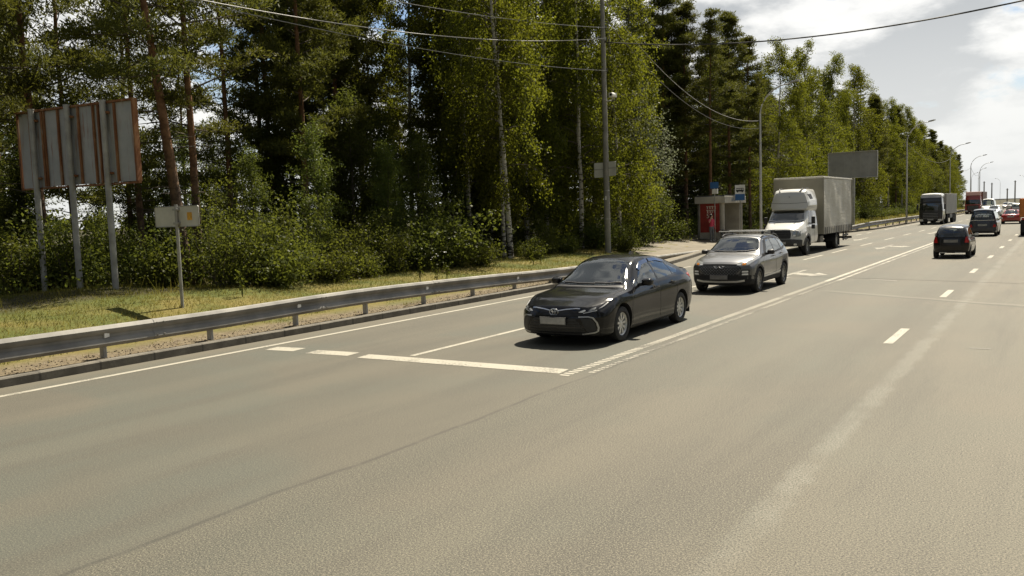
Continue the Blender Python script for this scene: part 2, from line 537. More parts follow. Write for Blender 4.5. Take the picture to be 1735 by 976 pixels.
def ground_z(x, y):
    xo = x - bend(y)
    k = kerb_x(y)
    if xo > k + .05:
        return -.06 if xo < 9.0 else -.06 + ss(9, 13, xo) * -.25
    d_ = k - xo
    z = .10 + .42 * ss(.3, 6.5, d_)
    # mound that carries the old billboard, falling away behind it
    z += .20 * math.exp(-(((x + 21.5) / 3.2)**2 + ((y - 12.2) / 3.0)**2))
    z -= .9 * ss(24.5, 29, -x) * ss(30, 18, y)
    z -= .35 * ss(22, 30, -xo)
    z += .03 * math.sin(x * 1.7 + y * .6) * ss(.8, 2.5, d_) + .02 * math.sin(x * .7 - y * 1.9) * ss(.8, 2.5, d_)
    return z


def build_terrain():
    far_l = [-4000, -1500, -500, -200, -110, -80] + list(np.arange(-62, -33, 3.0))
    off = list(np.arange(-18.6, -.9, .45)) + [-.75, -.45, -.22, -.09, -.03]        # from the kerb line outwards
    far_r = [1, 3, 7, 11, 15, 20] + [8.5, 10, 12, 14, 20, 40, 100, 300, 1200, 4000]
    ys = [-4000, -1200, -300, -100, -50, -25] + list(np.arange(-14, 30, .7)) + list(np.arange(30, 130, 1.6)) + list(np.arange(130, 320, 6.0)) + [340, 370, 400, 450, 520, 620, 800, 1200, 2200, 4500]
    V = []
    for y in ys:
        o = bend(y); k = kerb_x(y)
        row = [(x + (o if x > -70 else 0)) for x in far_l] + [k + o + a for a in off] + [k + o + a for a in far_r[:6]] + [x + (o if x < 60 else 0) for x in far_r[6:]]
        for i, x in enumerate(row):
            z = ground_z(x, y)
            if i == len(far_l) + len(off) - 1: z = -.06
            V.append((x, y, z))
    nx = len(row); F = []
    for j in range(len(ys) - 1):
        for i in range(nx - 1):
            a = j * nx + i; F.append((a, a + 1, a + 1 + nx, a + nx))
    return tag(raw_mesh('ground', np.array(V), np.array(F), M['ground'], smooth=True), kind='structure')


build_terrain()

YS = [-60, -30, -10] + list(np.arange(-4, 110, 2.0)) + list(np.arange(110, 430, 6.0)) + [440, 470, 520, 600, 760, 1000]


def sheet(name, fx0, fx1, ys, z, mat, n=1, kind='structure', zf=None):
    V = []; F = []
    for y in ys:
        for i in range(n + 1):
            x = fx0(y) + (fx1(y) - fx0(y)) * i / n + bend(y)
            V.append((x, y, (zf(x, y) if zf else z)))
    for j in range(len(ys) - 1):
        for i in range(n):
            a = j * (n + 1) + i; F.append((a, a + 1, a + n + 2, a + n + 1))
    o = raw_mesh(name, np.array(V, float), np.array(F), mat)
    return tag(o, kind=kind)


sheet('road', lambda y: kerb_x(y) + .01, lambda y: 8.9, YS, 0.0, M['asphalt'], n=3)


# ---- kerb
def build_kerb():
    mb = MB(); ys = [-20] + list(np.arange(-6, 108, 1.0)) + list(np.arange(108, 330, 6.0))
    prof = [(.0, -.05), (.0, .125), (-.02, .145), (-.15, .145), (-.15, -.05)]
    vs = []; fs = []
    rg = random.Random(4)
    for y in ys:
        j = rg.uniform(-.006, .006)
        for a, z in prof: vs.append((kerb_x(y) + a + bend(y) + j, y, z + (j if z > 0 else 0)))
    n = len(prof)
    for k in range(len(ys) - 1):
        for i in range(n - 1): fs.append((k * n + i, k * n + i + 1, (k + 1) * n + i + 1, (k + 1) * n + i))
    mb.add(vs, fs); return tag(mb.build('kerb', M['kerb']), kind='structure')


build_kerb()

# bus-stop platform: a paved strip behind the bay kerb
YP = list(np.arange(30.0, 72.0, 1.5))
sheet('pavement', lambda y: kerb_x(y) - .15 - 5.2 * ss(30, 47, y) * ss(72, 64, y) - .02, lambda y: kerb_x(y) - .148, YP, 0, M['paving'], n=8,
      zf=lambda x, y: max(.15, ground_z(x, y) + .012) if (kerb_x(y) - x) > .3 else .142)


# ---- road markings, each about 4 mm above what is under it
def mark_quads(name, quads, mat, z=.004):
    mb = MB()
    for q in quads: mb.add([(x + bend(y), y, z) for x, y in q], [(0, 1, 2, 3)])
    return tag(mb.build(name, mat, fix=False), kind='structure')


def stripe(x, y0, y1, w_):
    ys = np.linspace(y0, y1, max(2, int((y1 - y0) / 6) + 1))
    return [((x - w_ / 2, a), (x + w_ / 2, a), (x + w_ / 2, b), (x - w_ / 2, b)) for a, b in zip(ys, ys[1:])]


mark_quads('road_edge_line', stripe(-12.67, -30, 33, .13) + [((-12.74, a), (-12.60, a), (-12.60, a + 2), (-12.74, a + 2)) for a in np.arange(34, 74, 4.0)] + stripe(-12.67, 78, 330, .13), M['line'])
mark_quads('road_lane_line', stripe(-9.27, 11.1, 33.5, .12) + [q for a in (37.3, 42.6, 49.5, 57.0, 64.5, 72.0, 79.5, 87.0, 94.5, 102, 110, 118, 126, 134, 142, 150, 158) for q in stripe(-9.27, a, a + 3.4, .12)], M['line'])
# centre: a ribbed solid line and a second thinner worn one beside it
ribs = []
rg = random.Random(7)
for k in range(120):
    y = 10.55 + k * .135
    ribs.append(((-6.09, y), (-5.93, y), (-5.93, y + .085), (-6.09, y + .085)))
mark_quads('road_centre_line', ribs + stripe(-6.01, 26.75, 330, .15), M['line'])
rib2 = []
for k in range(118):
    y = 10.9 + k * .137
    rib2.append(((-5.79 + rg.uniform(-.012, .012), y), (-5.69 + rg.uniform(-.012, .012), y + .01), (-5.69, y + .095), (-5.79, y + .085)))
mark_quads('road_centre_line', rib2 + stripe(-5.73, 27.1, 330, .11), M['line_worn'])
mark_quads('road_lane_line', [q for k in range(40) for q in stripe(-2.40 - .006 * k, 15.1 + 7.75 * k, 17.0 + 7.75 * k, .15)], M['line'])
# stop line
st = []
for x0, x1 in ((-12.35, -11.70), (-11.30, -10.35), (-10.05, -6.14)):
    st.append(((x0, 10.58), (x1, 10.66), (x1 - .04, 11.02), (x0 - .05, 10.94)))
mark_quads('road_stop_line', st, M['line'])


def arrow(x, y, turn, s=1.0, mat='line_worn', name='road_arrow'):
    """lane arrow for traffic coming towards the camera (head points to -y)"""
    q = [[(-.07, 0), (.07, 0), (.07, 3.0), (-.07, 3.0)]]
    q.append([(0, -1.6), (.38, 0), (-.38, 0), (0, -.0001)])
    mb = MB()
    mb.add([(x - .08 * s, y, .004), (x + .08 * s, y, .004), (x + .08 * s, y + 3.2 * s, .004), (x - .08 * s, y + 3.2 * s, .004)], [(0, 1, 2, 3)])
    mb.add([(x, y - 1.5 * s, .004), (x + .36 * s, y - .002, .004), (x - .36 * s, y - .002, .004)], [(0, 1, 2)])
    if turn:
        k = turn
        vs = [(.09, 1.2), (.75, 0.75), (.75, .25), (1.25, 1.1), (.75, 1.95), (.75, 1.4), (.09, 1.95)]
        mb.add([(x + k * a * s, y + b * s, .0042) for a, b in vs], [tuple(range(7))])
    o = mb.build(name, M[mat], fix=False)
    for pl in o.data.polygons:
        if pl.normal.z < 0: pl.flip()
    return tag(o, kind='structure')


arrow(-7.75, 28.2, 1)
arrow(-7.8, 47.2, 1)
arrow(-7.9, 68.0, 1)
arrow(-10.95, 58.0, 0)
mark_quads('road_faint_marks', [((-1.2, 15.0), (-.9, 15.02), (-.9, 15.1), (-1.2, 15.08)), ((-.9, 27.4), (.1, 27.0), (.1, 27.2), (-.9, 27.6)), ((-1.3, 38.6), (-.4, 38.6), (-.4, 38.9), (-1.3, 38.9)),
                               ((-4.9, 27.6), (-4.1, 27.2), (-4.1, 27.4), (-4.9, 27.8))], M['line_faint'])
# far-off forest on the horizon is built with the trees
# ================================================================== roadside things
def guardrail(label, path, post_s, beam_len, refl=True):
    """path: (x, y, z_top); posts under a W-beam made of overlapping panels"""
    root = empty('guardrail', (path[0][0], path[0][1], 0), 0, label, 'guardrail')
    ox, oy = path[0][0], path[0][1]
    prof = [(-.01, 0), (.045, -.012), (.078, -.055), (.070, -.10), (.022, -.145), (.022, -.185), (.070, -.23), (.078, -.275), (.045, -.318), (.0, -.33), (-.012, -.325), (.03, -.31), (.055, -.275), (.05, -.235), (.0, -.19), (.0, -.14), (.05, -.095), (.055, -.055), (.03, -.02), (-.012, -.008)]
    fx = pchip([p[1] for p in path], [p[0] for p in path]); fz = pchip([p[1] for p in path], [p[2] for p in path])
    y0, y1 = path[0][1], path[-1][1]
    y = y0; k = 0
    while y < y1 - .3:
        e = min(y + beam_len + .12, y1)
        mb = MB(); vs = []; fs = []
        ss_ = np.linspace(y, e, max(2, int((e - y) / .5) + 1)); n = len(prof)
        o = .006 if k % 2 else 0
        for yy in ss_:
            for a, z in prof: vs.append((fx(yy) + a + o - ox, yy - oy, fz(yy) + .01 + z * 1.13 + o * .5))
        for i in range(len(ss_) - 1):
            for j in range(n): fs.append((i * n + j, i * n + (j + 1) % n, (i + 1) * n + (j + 1) % n, (i + 1) * n + j))
        fs += [tuple(range(n)), tuple(range((len(ss_) - 1) * n, len(ss_) * n))[::-1]]
        mb.add(vs, fs)
        for dy in (.05, .19):                                   # splice bolts
            for dz in (-.055, -.275): mb.lathe([(0, .018), (.014, .018), (.02, .008)], 8, 'X', (fx(y) + .078 - ox, y + dy - oy, fz(y) + dz))
        mb.build('beam', M['steel'], root, 35)
        y += beam_len; k += 1
    i = 0; y = y0 + .35
    while y < y1 - .2:
        x = fx(y) - ox; zt = fz(y); gz = ground_z(fx(y) - .1, y)
        if zt - .33 > gz - .3:
            mb = MB()
            mb.box((x - .10, y - oy, (gz - .3 + zt - .03) / 2), (.12, .06, zt - .03 - gz + .3))
            mb.box((x - .10, y - oy + .035, (gz - .3 + zt - .03) / 2), (.10, .012, zt - .03 - gz + .3 - .01))
            mb.box((x - .025, y - oy, zt - .165), (.05, .075, .20))
            mb.build('post', M['steel_post'], root, bevel=.006)
        if refl and i % 2 == 1 and zt > .5:
            rb = MB(); rb.prism([(y - oy - .045, zt - .205), (y - oy + .045, zt - .19), (y - oy + .045, zt - .135), (y - oy - .045, zt - .12)], x + .024, x + .05, 'YZ')
            rb.build('reflector', M['lamp_white'], root)
        y += post_s; i += 1
    return root


guardrail('long near guardrail with weathered grey beam beside the rusty billboard', [(-13.83, -3.0, .67), (-13.83, 6, .67), (-13.83, 10, .665), (-13.83, 14.5, .71), (-13.84, 19.2, .645), (-13.88, 23.8, .54), (-14.1, 29, .46), (-14.9, 36, .32), (-15.9, 42.5, .16)], 2.21, 4.1)
guardrail('far guardrail on the left verge beyond the bus stop', [(-15.6, 66, .18), (-14.2, 73, .55), (-13.85, 80, .70), (-13.85, 110, .70), (-13.9, 150, .70), (-15.2, 200, .70), (-17.5, 230, .70)], 4.0, 8.0, False)


# ---- the back of a rusty billboard on three posts
def rusty_panel_material():
    mt, t = new_mat('rusty_sheet_metal')
    co = t.coord('Object'); x, y, z = t.xyz(co)
    st = t.n('ShaderNodeVectorMath', operation='MULTIPLY', ins={0: co, 1: (5.0, 5.0, .5)}).outputs[0]
    n = t.noise(st, 1.2, 5.0, .65)
    c = t.mix(t.ramp(t.noise(co, 1.5, 3.0), .3, .7), (.33, .345, .35), (.42, .43, .425))
    c = t.mix(t.math('MULTIPLY', t.ramp(n, .54, .70), .75), c, (.22, .085, .03))
    t.out(principled(t, c, .6, **{'Metallic': .15})); return mt


def rust_material():
    mt, t = new_mat('rusted_steel')
    co = t.coord('Object')
    st = t.n('ShaderNodeVectorMath', operation='MULTIPLY', ins={0: co, 1: (3.0, 3.0, .7)}).outputs[0]
    n = t.noise(st, 2.2, 5.0, .65); n2 = t.noise(co, 22.0, 3.0)
    c = t.cramp(n, [(.28, (.30, .29, .26)), (.42, (.24, .125, .055)), (.55, (.150, .056, .022)), (.75, (.085, .036, .018))])
    c = t.mix(t.math('MULTIPLY', n2, .35), c, (.36, .15, .05))
    t.out(principled(t, c, .85)); return mt


M['rust_panel'] = rusty_panel_material(); M['rust'] = rust_material()


def rusty_billboard():
    rt = empty('billboard', (-22.87, 13.4, .45), R(7), 'tall rusty billboard seen from behind on three grey posts at the left edge', 'billboard')
    # local +x is towards the road; -y faces the camera side
    z0, z1 = 3.55 - .45, 5.65 - .45; xl, xr = -2.22, 2.40
    p = MB()
    edges = [-2.22, -1.80, -1.05, -.55, .15, .85, 1.55, 2.40]
    for a, b in zip(edges, edges[1:]): p.box(((a + b) / 2, 0, (z0 + z1) / 2 + (.012 if int(a * 20) % 2 else -.01)), (b - a - .008, .03, z1 - z0))
    p.build('panel', M['rust_panel'], rt)
    fr = MB()
    fr.box(((xl + xr) / 2, -.005, z1 + .03), (xr - xl + .12, .14, .06)); fr.box(((xl + xr) / 2, -.005, z0 - .03), (xr - xl + .12, .10, .05))
    fr.box((xl - .03, -.005, (z0 + z1) / 2), (.05, .12, z1 - z0 + .0)); fr.box((xr + .03, -.005, (z0 + z1) / 2), (.06, .16, z1 - z0 + .0))
    fr.build('frame', M['rust'], rt, bevel=.008)
    for x, wd in ((-1.72, .06), (-1.20, .07), (-1.10, .03), (-.52, .06), (-.12, .05), (.30, .06), (.90, .06), (1.10, .06), (1.72, .06)):
        b = MB(); b.box((x, -.045, (z0 + z1) / 2), (wd, .06, z1 - z0 - .02)); b.build('batten', M['rust'], rt, bevel=.006)
    for x, gz in ((-1.48, -.55), (0.0, -.35), (1.42, -.35)):
        b = MB(); b.tube([(x, -.15, gz), (x, -.15, z1 + .05)], .082, 16); b.lathe([(z1 + .05, .09), (z1 + .075, .09)], 16, 'Z', (x, -.15, 0))
        o = b.build('post', M['steel_post'], rt, 40)
        c = MB()
        for zz in (z0 + .25, z1 - .25): c.box((x, -.09, zz), (.26, .10, .06))
        c.box((x - .12, -.08, z1 - .35), (.09, .05, .75))
        c.build('bracket', M['rust'], o, bevel=.005)
    return rt


rusty_billboard()


# ---- small sign seen from behind beside the rail
def small_sign():
    rt = empty('road_sign', (-17.3, 12.5, ground_z(-17.3, 12.5)), R(3), 'small blank-backed road sign with an orange sticker on one thin post', 'road sign')
    b = MB(); b.tube([(-.05, 0, -.4), (-.05, 0, 2.42)], .038, 12); b.build('post', M['steel_post'], rt, 40)
    p = MB(); p.prism(rnd_poly([(-.86, 1.90), (.66, 1.90), (.66, 2.38), (-.86, 2.38)], .05), .045, .06, 'XZ')
    pl = p.build('sign_plate', simple('sign_back_white', (.50, .49, .45), .5, .10, 3.0), rt)
    rm = MB()
    for zz in (1.98, 2.30): rm.box((-.05, .0, zz), (.16, .09, .05))
    rm.build('clamp', M['steel_post'], pl, bevel=.005)
    fr = MB()
    L = rnd_poly([(-.855, 1.905), (.655, 1.905), (.655, 2.375), (-.855, 2.375)], .05)
    fr.tube([(a, .042, c) for a, c in L] + [(L[0][0], .042, L[0][1])], .010, 6)
    fr.build('rim', M['steel_post'], pl, 40)
    s = MB(); s.prism(rnd_poly([(.27, 2.05), (.43, 2.05), (.43, 2.23), (.27, 2.23)], .02), .036, .0445, 'XZ'); s.build('sticker', simple('orange_sticker', (.62, .33, .035), .6, .25, 9.0), pl)
    return rt


small_sign()


M['sign_back'] = simple('pale_sign_back', (.56, .56, .54), .55, .08, 2.0)


# ---- power pole with camera and two signs seen from behind
def power_pole():
    x, y = -18.4, 37.0; gz = ground_z(x, y)
    rt = empty('power_pole', (x, y, gz), 0, 'tall grey power pole on the grass strip in front of the birches', 'power pole')
    b = MB(); b.tube([(0, 0, -.5), (0, 0, 3.5), (0, 0, 8.5), (0, 0, 13.4)], [.150, .140, .115, .090], 10)
    b.build('pole', M['pole_concrete'], rt, 50)
    for zz in (1.65, 3.0, 7.3, 8.6, 10.1, 10.65):
        c = MB(); r = .150 - .0046 * zz
        c.lathe([(zz - .03, r), (zz - .03, r + .012), (zz + .03, r + .012), (zz + .03, r)], 12, 'Z'); c.build('band', M['steel_post'], rt, 40)
    for zz in (8.6, 10.0, 10.6):
        c = MB(); c.tube([(.09, 0, zz), (.20, -.05, zz + .03)], .018, 6); c.tube([(.20, -.05, zz - .02), (.20, -.05, zz + .12)], .035, 8); c.build('insulator', M['grey_plastic'], rt, 40)
    k = MB(); k.box((.02, -.15, 3.0 - .35), (.06, .03, .18)); k.build('tag', M['lamp_white'], rt)
    # signs
    for nm, lb, zc, w_, h_, dx in (('road_sign', 'upper square grey sign back clamped to the power pole', 4.08, .52, .52, -.36), ('road_sign', 'second grey sign back on the roadward side of the power pole', 4.12, .50, .50, .30)):
        s = empty(nm, (x + dx, y - .02, gz), R(4 if dx < 0 else -8), lb, 'road sign')
        p = MB(); p.prism(rnd_poly([(-w_ / 2, zc - h_ / 2 - .18), (w_ / 2, zc - h_ / 2 - .18), (w_ / 2, zc + h_ / 2), (-w_ / 2, zc + h_ / 2)], .05), .0, .012, 'XZ')
        o = p.build('sign_plate', M['sign_back'], s)
        q = MB()
        for zz in (zc - .25, zc + .1): q.box((-dx * .45, .03, zz), (abs(dx) * .9, .03, .045))
        q.box((0, -.008, zc - .06), (w_ * .96, .012, .03))
        q.build('bracket', M['steel_post'], s)
    # camera
    s = empty('security_camera', (x + .12, y - .02, gz + 7.35), 0, 'small white security camera on a bracket high on the power pole', 'camera')
    b = MB(); b.tube([(0, 0, -.14), (.28, -.05, -.14), (.34, -.06, -.02)], .03, 8); b.build('bracket', M['lamp_steel'], s, 40)
    b = MB(); b.box((.38, -.10, .10), (.20, .34, .20), rz=R(-20)); b.lathe([(-.30, .0), (-.30, .10), (-.05, .12), (.08, .11), (.10, .0)], 16, 'Y', (.40, -.06, .10)); b.build('housing', M['white_paint'], s, 40, bevel=.0)
    b = MB(); b.lathe([(-.315, .0), (-.315, .06), (-.29, .07)], 14, 'Y', (.40, -.06, .10)); b.build('lens', M['glass_dark'], s, 40)


power_pole()


# ---- street lamps
def lamp_proto(h=10.1, reach=2.0):
    rt = empty('street_lamp', (0, 0, 0))
    b = MB(); b.tube([(0, 0, -.4), (0, 0, 1.2), (0, 0, 8.3)], [.095, .092, .062], 12); b.lathe([(0, .16), (.03, .16), (.03, .1)], 12, 'Z')
    b.build('pole', M['lamp_steel'], rt, 40)
    b = MB(); pts = []
    for i in range(12):
        t = i / 11; pts.append((reach * (t**1.6), 0, 8.3 + (h - 8.3) * (1 - (1 - t)**1.9)))
    b.tube(pts, [.05 - .012 * i / 11 for i in range(12)], 8); b.build('arm', M['lamp_steel'], rt, 40)
    b = MB()
    for yy in (-.10, .10):
        pass
    b.prism([(0, -.10), (.55, -.14), (.72, -.05), (.72, .05), (.55, .14), (0, .10)], -.02, .05, 'XY')
    b.prism([(.02, -.08), (.5, -.10), (.62, 0), (.5, .10), (.02, .08)], .05, .095, 'XY')
    b.v = [(x * .95 + reach - .06, y, z + h + .02 + x * .18) for x, y, z in b.v]
    hd = b.build('lamp_head', M['lamp_steel'], rt, 40, bevel=.012)
    b = MB(); b.prism([(.12, -.07), (.5, -.09), (.58, 0), (.5, .09), (.12, .07)], -.05, -.021, 'XY')
    b.v = [(x * .95 + reach - .06, y, z + h + .02 + x * .18) for x, y, z in b.v]
    b.build('lens', M['lamp_glass'], hd, 40)
    return rt


LP = lamp_proto()
lampspots = [(-16.95, 57.0, 0, 1.0, 'nearest grey street lamp with a curved arm, rising behind the white truck')]
for i, y in enumerate((95.5, 138, 179, 216)):
    lampspots.append(((-13.37, -13.74, -14.4, -15.6)[i], y, 0, 1.0, (None, None, None, None)[i]))
for y in (255, 295, 335, 375, 415): lampspots.append((-13.9 + bend(y), y, 0, 1.0, None))
for y in (318, 352, 386): lampspots.append((9.6 + bend(y), y, 180, .96, None))
lampspots[1] = (-13.45, 95.5, 0, 1.0, 'second street lamp along the left verge, above the far guardrail')
for i, (x, y, a, s, lb) in enumerate(lampspots):
    o = LP if i == 0 else copy_tree(LP)
    o.location = (x, y, ground_z(x, y)); o.rotation_euler.z = R(a); o.scale = (s, s, s)
    far = 'distant street lamp in the line fading along the left verge' if a == 0 else 'distant street lamp on the far right-hand verge against the sky'
    if i >= 5: o.scale = (.72, .72, 1.0)
    tag(o, lb or far, 'street lamp', 'street lamps along the highway')


# ---- cables
def cable(name_label, fpts, rad, mat, group=None):
    b = MB(); b.tube(fpts, rad, 6); o = b.build('cable', mat, None, 60)
    return tag(o, name_label, 'cable', group)


PX = -18.2
for cf, lb, mt in (((2.42004997e-03, -3.49784530e-02, 8.93130027), 'topmost pale overhead cable running left from the power pole', 'cable_pale'),
                   ((3.59256443e-03, -7.28132611e-02, 8.24731852), 'middle twisted overhead cable sagging left from the power pole', 'cable_pale'),
                   ((2.41205587e-03, -7.52253244e-02, 8.44570292), 'lowest thin overhead cable running left from the power pole', 'cable_pale')):
    pts = [(PX, y, cf[0] * y * y + cf[1] * y + cf[2]) for y in np.linspace(-6, 36.95, 40)]
    cable(lb, pts, .011 if 'twist' not in lb else .015, M[mt], 'overhead cables left of the power pole')
pts = [(PX + .0, y, 10.7 + .0019 * (y - 12) ** 2 - .0019 * 625) for y in np.linspace(-6, 36.95, 40)]
for cf, lb in (((1.64166101e-02, -1.75453138, 54.6605220), 'upper sagging cable between the power pole and the nearest street lamp'), ((1.59906300e-02, -1.70050298, 52.4887043), 'lower sagging cable between the power pole and the nearest street lamp')):
    pts = [(-18.3 + 1.38 * (y - 37) / 20, y, cf[0] * y * y + cf[1] * y + cf[2]) for y in np.linspace(37.1, 57, 24)]
    cable(lb, pts, .016, M['cable_pale'], 'cables between power pole and lamp')
pts = []
for t in np.linspace(0, 1, 40): pts.append((-18.4 + 26.4 * t, 37 - 7 * t, 5.58977873 * t * t - 6.26093675 * t + 10.3196))
cable('thick dark cable crossing high over the road against the clouds', pts, .028, M['cable'])
for k, (a, b_) in enumerate([(1, 2), (2, 3), (3, 4), (4, 5)]):
    A = Vector(lampspots[a][:2] + (8.2,)); B = Vector(lampspots[b_][:2] + (8.2,))
    pts = [A.lerp(B, t) - Vector((0, 0, 4 * 1.1 * t * (1 - t))) for t in np.linspace(0, 1, 16)]
    cable('sagging cable strung between distant street lamps', pts, .020, M['cable'], 'cables between the street lamps')
# the pole on the other verge that holds the crossing cable, out of the picture
rt = empty('power_pole', (8.0 + 2.2, 30, -.2), 0, 'grey power pole on the right-hand verge holding the crossing cable', 'power pole')
b = MB(); b.tube([(0, 0, -.4), (0, 0, 10.2)], [.15, .1], 10); b.build('pole', M['pole_concrete'], rt, 50)
b = MB(); b.tube([(0, 0, 9.75), (-2.2, 0, 9.65)], .04, 8); b.build('bracket', M['steel_post'], rt, 50)


for px, rr, hh, lb in ((1665, 450, 10.6, 'leftmost of the four bare far poles against the pale sky'), (1678, 450, 9.8, 'second bare pole far down the road against the sky'), (1704, 420, 6.7, 'shortest of the bare far poles near the right edge'), (1717, 420, 9.9, 'tall bare pole farthest to the right against the sky')):
    x, y = at(px, rr)
    rt = empty('utility_pole', (x, y, ground_z(x, y)), 0, lb, 'pole')
    b = MB(); b.tube([(0, 0, -.4), (0, 0, hh)], [.30, .24], 10); b.build('pole', M['pole_concrete'], rt, 50)
    b = MB(); b.tube([(-.5, 0, hh - .5), (.5, 0, hh - .5)], .09, 6); b.build('crossarm', M['steel_post'], rt, 50)


# ---- far billboard
def far_billboard():
    rt = empty('billboard', (-15.65, 80, ground_z(-15.65, 80)), R(3), 'large grey billboard back beside the far guardrail, behind the white truck', 'billboard')
    b = MB()
    for i in range(6): b.box((-2.0 + .335 + i * .666, 0, 5.50), (.66, .05, 2.22))
    b.build('panel', simple('dull_panel_grey', (.30, .305, .30), .75, .12, 1.0), rt)
    b = MB()
    for zz in (4.37, 6.63): b.box((0, -.01, zz), (4.1, .18, .05))
    for xx in (-2.03, 2.03): b.box((xx, -.01, 5.50), (.05, .16, 2.21))
    b.build('frame', M['lamp_steel'], rt)
    b = MB(); b.tube([(0, .22, -.4), (0, .22, 5.4)], .15, 14); b.build('post', M['steel_post'], rt, 40)
    b = MB(); b.box((1.95, -.12, 4.20), (.14, .2, .14)); b.build('floodlight', M['lamp_white'], rt, bevel=.02)
    return rt


far_billboard()


# ---- bus shelter
def text_mesh(name, body, size, mat, parent, loc, rot, depth=.004):
    cu = bpy.data.curves.new(name, 'FONT'); cu.body = body; cu.size = size; cu.extrude = depth
    cu.align_x = 'CENTER'; cu.align_y = 'CENTER'
    tmp = bpy.data.objects.new(name, cu); COL.objects.link(tmp)
    dg = bpy.context.evaluated_depsgraph_get()
    me = bpy.data.meshes.new_from_object(tmp.evaluated_get(dg)); me.materials.clear(); me.materials.append(mat)
    bpy.data.objects.remove(tmp)
    o = bpy.data.objects.new(name, me); COL.objects.link(o); link_child(o, parent)
    o.location = loc; o.rotation_euler = rot
    return o


def bus_shelter():
    gx, gy = -18.16, 53.0; gz = .44
    rt = empty('bus_shelter', (gx, gy, gz), 0, 'small grey flat-roofed bus shelter with a red poster on its end wall', 'bus shelter')
    wall = simple('shelter_paint', (.36, .345, .30), .7, .14, 1.6)
    red = simple('poster_red', (.26, .028, .022), .5, .25, 2.2)
    wm = simple('poster_white', (.62, .58, .52), .6, .2, 6.0)
    # x in [-1.75, 0], y in [0, 4]
    b = MB(); b.box((-.84, 2.0, 2.40), (2.0, 4.3, .44)); b.build('roof', wall, rt, bevel=.02)
    b = MB(); b.box((-.84, 2.0, 2.66), (1.9, 4.2, .08)); b.build('roof_sheet', M['grey_plastic'], rt)
    b = MB(); b.tube([(-.12, .16, -.1), (-.12, .16, 2.18)], .145, 18); b.build('column', wall, rt, 40)
    b = MB(); b.box((-.08, 3.86, 1.07), (.12, .12, 2.24)); b.build('column', wall, rt, bevel=.01)
    b = MB(); b.box((-.93, .12, 1.06), (1.36, .10, 2.28)); ew = b.build('end_wall', wall, rt, bevel=.01)
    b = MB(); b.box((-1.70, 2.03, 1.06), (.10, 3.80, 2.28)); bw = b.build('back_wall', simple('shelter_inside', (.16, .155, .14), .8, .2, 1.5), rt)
    b = MB(); b.box((-.93, 3.9, 1.06), (1.44, .09, 2.28)); b.build('end_wall', wall, rt)
    b = MB(); b.box((-1.28, 2.0, .44), (.42, 3.2, .06)); sea = b.build('bench', simple('bench_wood', (.20, .13, .07), .7), rt)
    b = MB()
    for yy in (.7, 2.0, 3.3): b.box((-1.28, yy, .2), (.34, .07, .44))
    b.build('bench_leg', M['grey_plastic'], sea)
    b = MB(); b.box((-.90, .055, 1.25), (1.28, .025, 1.84)); po = b.build('poster', red, ew)
    # lettering on the poster is too soft to read except the number
    rg = random.Random(3); L = MB()
    for row, zz in ((0, 1.92), (1, 1.68)):
        x = -1.12
        for k in range(4):
            w_ = rg.uniform(.10, .17)
            L.box((x + w_ / 2, .038, zz), (w_ * .35, .01, .18)); L.box((x + w_ / 2, .036, zz + .07), (w_, .01, .045)); L.box((x + w_ * .75, .034, zz - .03), (.04, .01, .14)); x += w_ + .035
    L.build('poster_print', wm, ew)
    text_mesh('poster_number', '50', .42, wm, ew, (-.92, .038, 1.38), (R(90), 0, 0))
    # soft bluish lettering on the road-side fascia
    L = MB(); y = 1.2
    blue = simple('faded_blue_letters', (.16, .20, .27), .7, .2, 8.0)
    for k in range(9):
        w_ = rg.uniform(.13, .20)
        L.box((.165, y, 2.40), (.012, .04, .20)); L.box((.165, y + w_ * .6, 2.40 + (.06 if k % 2 else -.06)), (.012, w_ * .8, .045)); L.box((.165, y + w_, 2.38), (.012, .035, .16)); y += w_ + .09
    L.build('fascia_lettering', blue, rt)
    b = MB(); b.tube([(-.4, -.02, 0), (-.4, -.02, .05)], .02, 6)
    # rubbish bin beside the column
    q = empty('litter_bin', (gx + .18, gy - .12, gz), 0, 'dark litter bin standing at the foot of the shelter column', 'litter bin')
    b = MB(); b.lathe([(0, .20), (.45, .25), (.47, .25), (.47, .22), (.10, .18)], 18, 'Z'); b.build('bin_body', M['grey_plastic'], q, 40)
    b = MB(); b.lathe([(-.02, .22), (.0, .22), (.0, .19)], 18, 'Z'); b.build('base', M['black_plastic'], q, 40)
    # bus-stop plate
    blue2 = simple('bus_sign_blue', (.035, .13, .34), .5, .08, 5.0)
    s = empty('bus_stop_sign', (-17.7, 55.0, ground_z(-17.7, 55)), R(6), 'blue and white bus stop sign rising above the shelter roof', 'bus stop sign')
    b = MB(); b.tube([(0, 0, -.3), (0, 0, 3.65)], .032, 10); b.build('post', M['steel_post'], s, 40)
    b = MB(); b.prism(rnd_poly([(-.32, 2.62), (.32, 2.62), (.32, 3.62), (-.32, 3.62)], .03), -.05, -.034, 'XZ'); pl = b.build('sign_plate', M['white_paint'], s)
    b = MB(); b.box((0, -.054, 2.83), (.62, .006, .40)); b.build('blue_band', blue2, pl)
    b = MB()                                                     # bus pictogram
    b.prism(rnd_poly([(-.25, 3.19), (.25, 3.19), (.25, 3.42), (-.25, 3.42)], .04), -.058, -.051, 'XZ')
    for xx in (-.15, .15): b.lathe([(-.058, .0), (-.058, .045), (-.051, .045)], 12, 'Y', (xx, 0, 3.18))
    b.build('bus_pictogram', M['black_plastic'], pl)
    b = MB()
    for xx in (-.18, -.06, .06): b.box((xx, -.0595, 3.345), (.09, .003, .07))
    b.box((.19, -.0595, 3.34), (.07, .003, .09)); b.build('pictogram_window', M['white_paint'], pl)
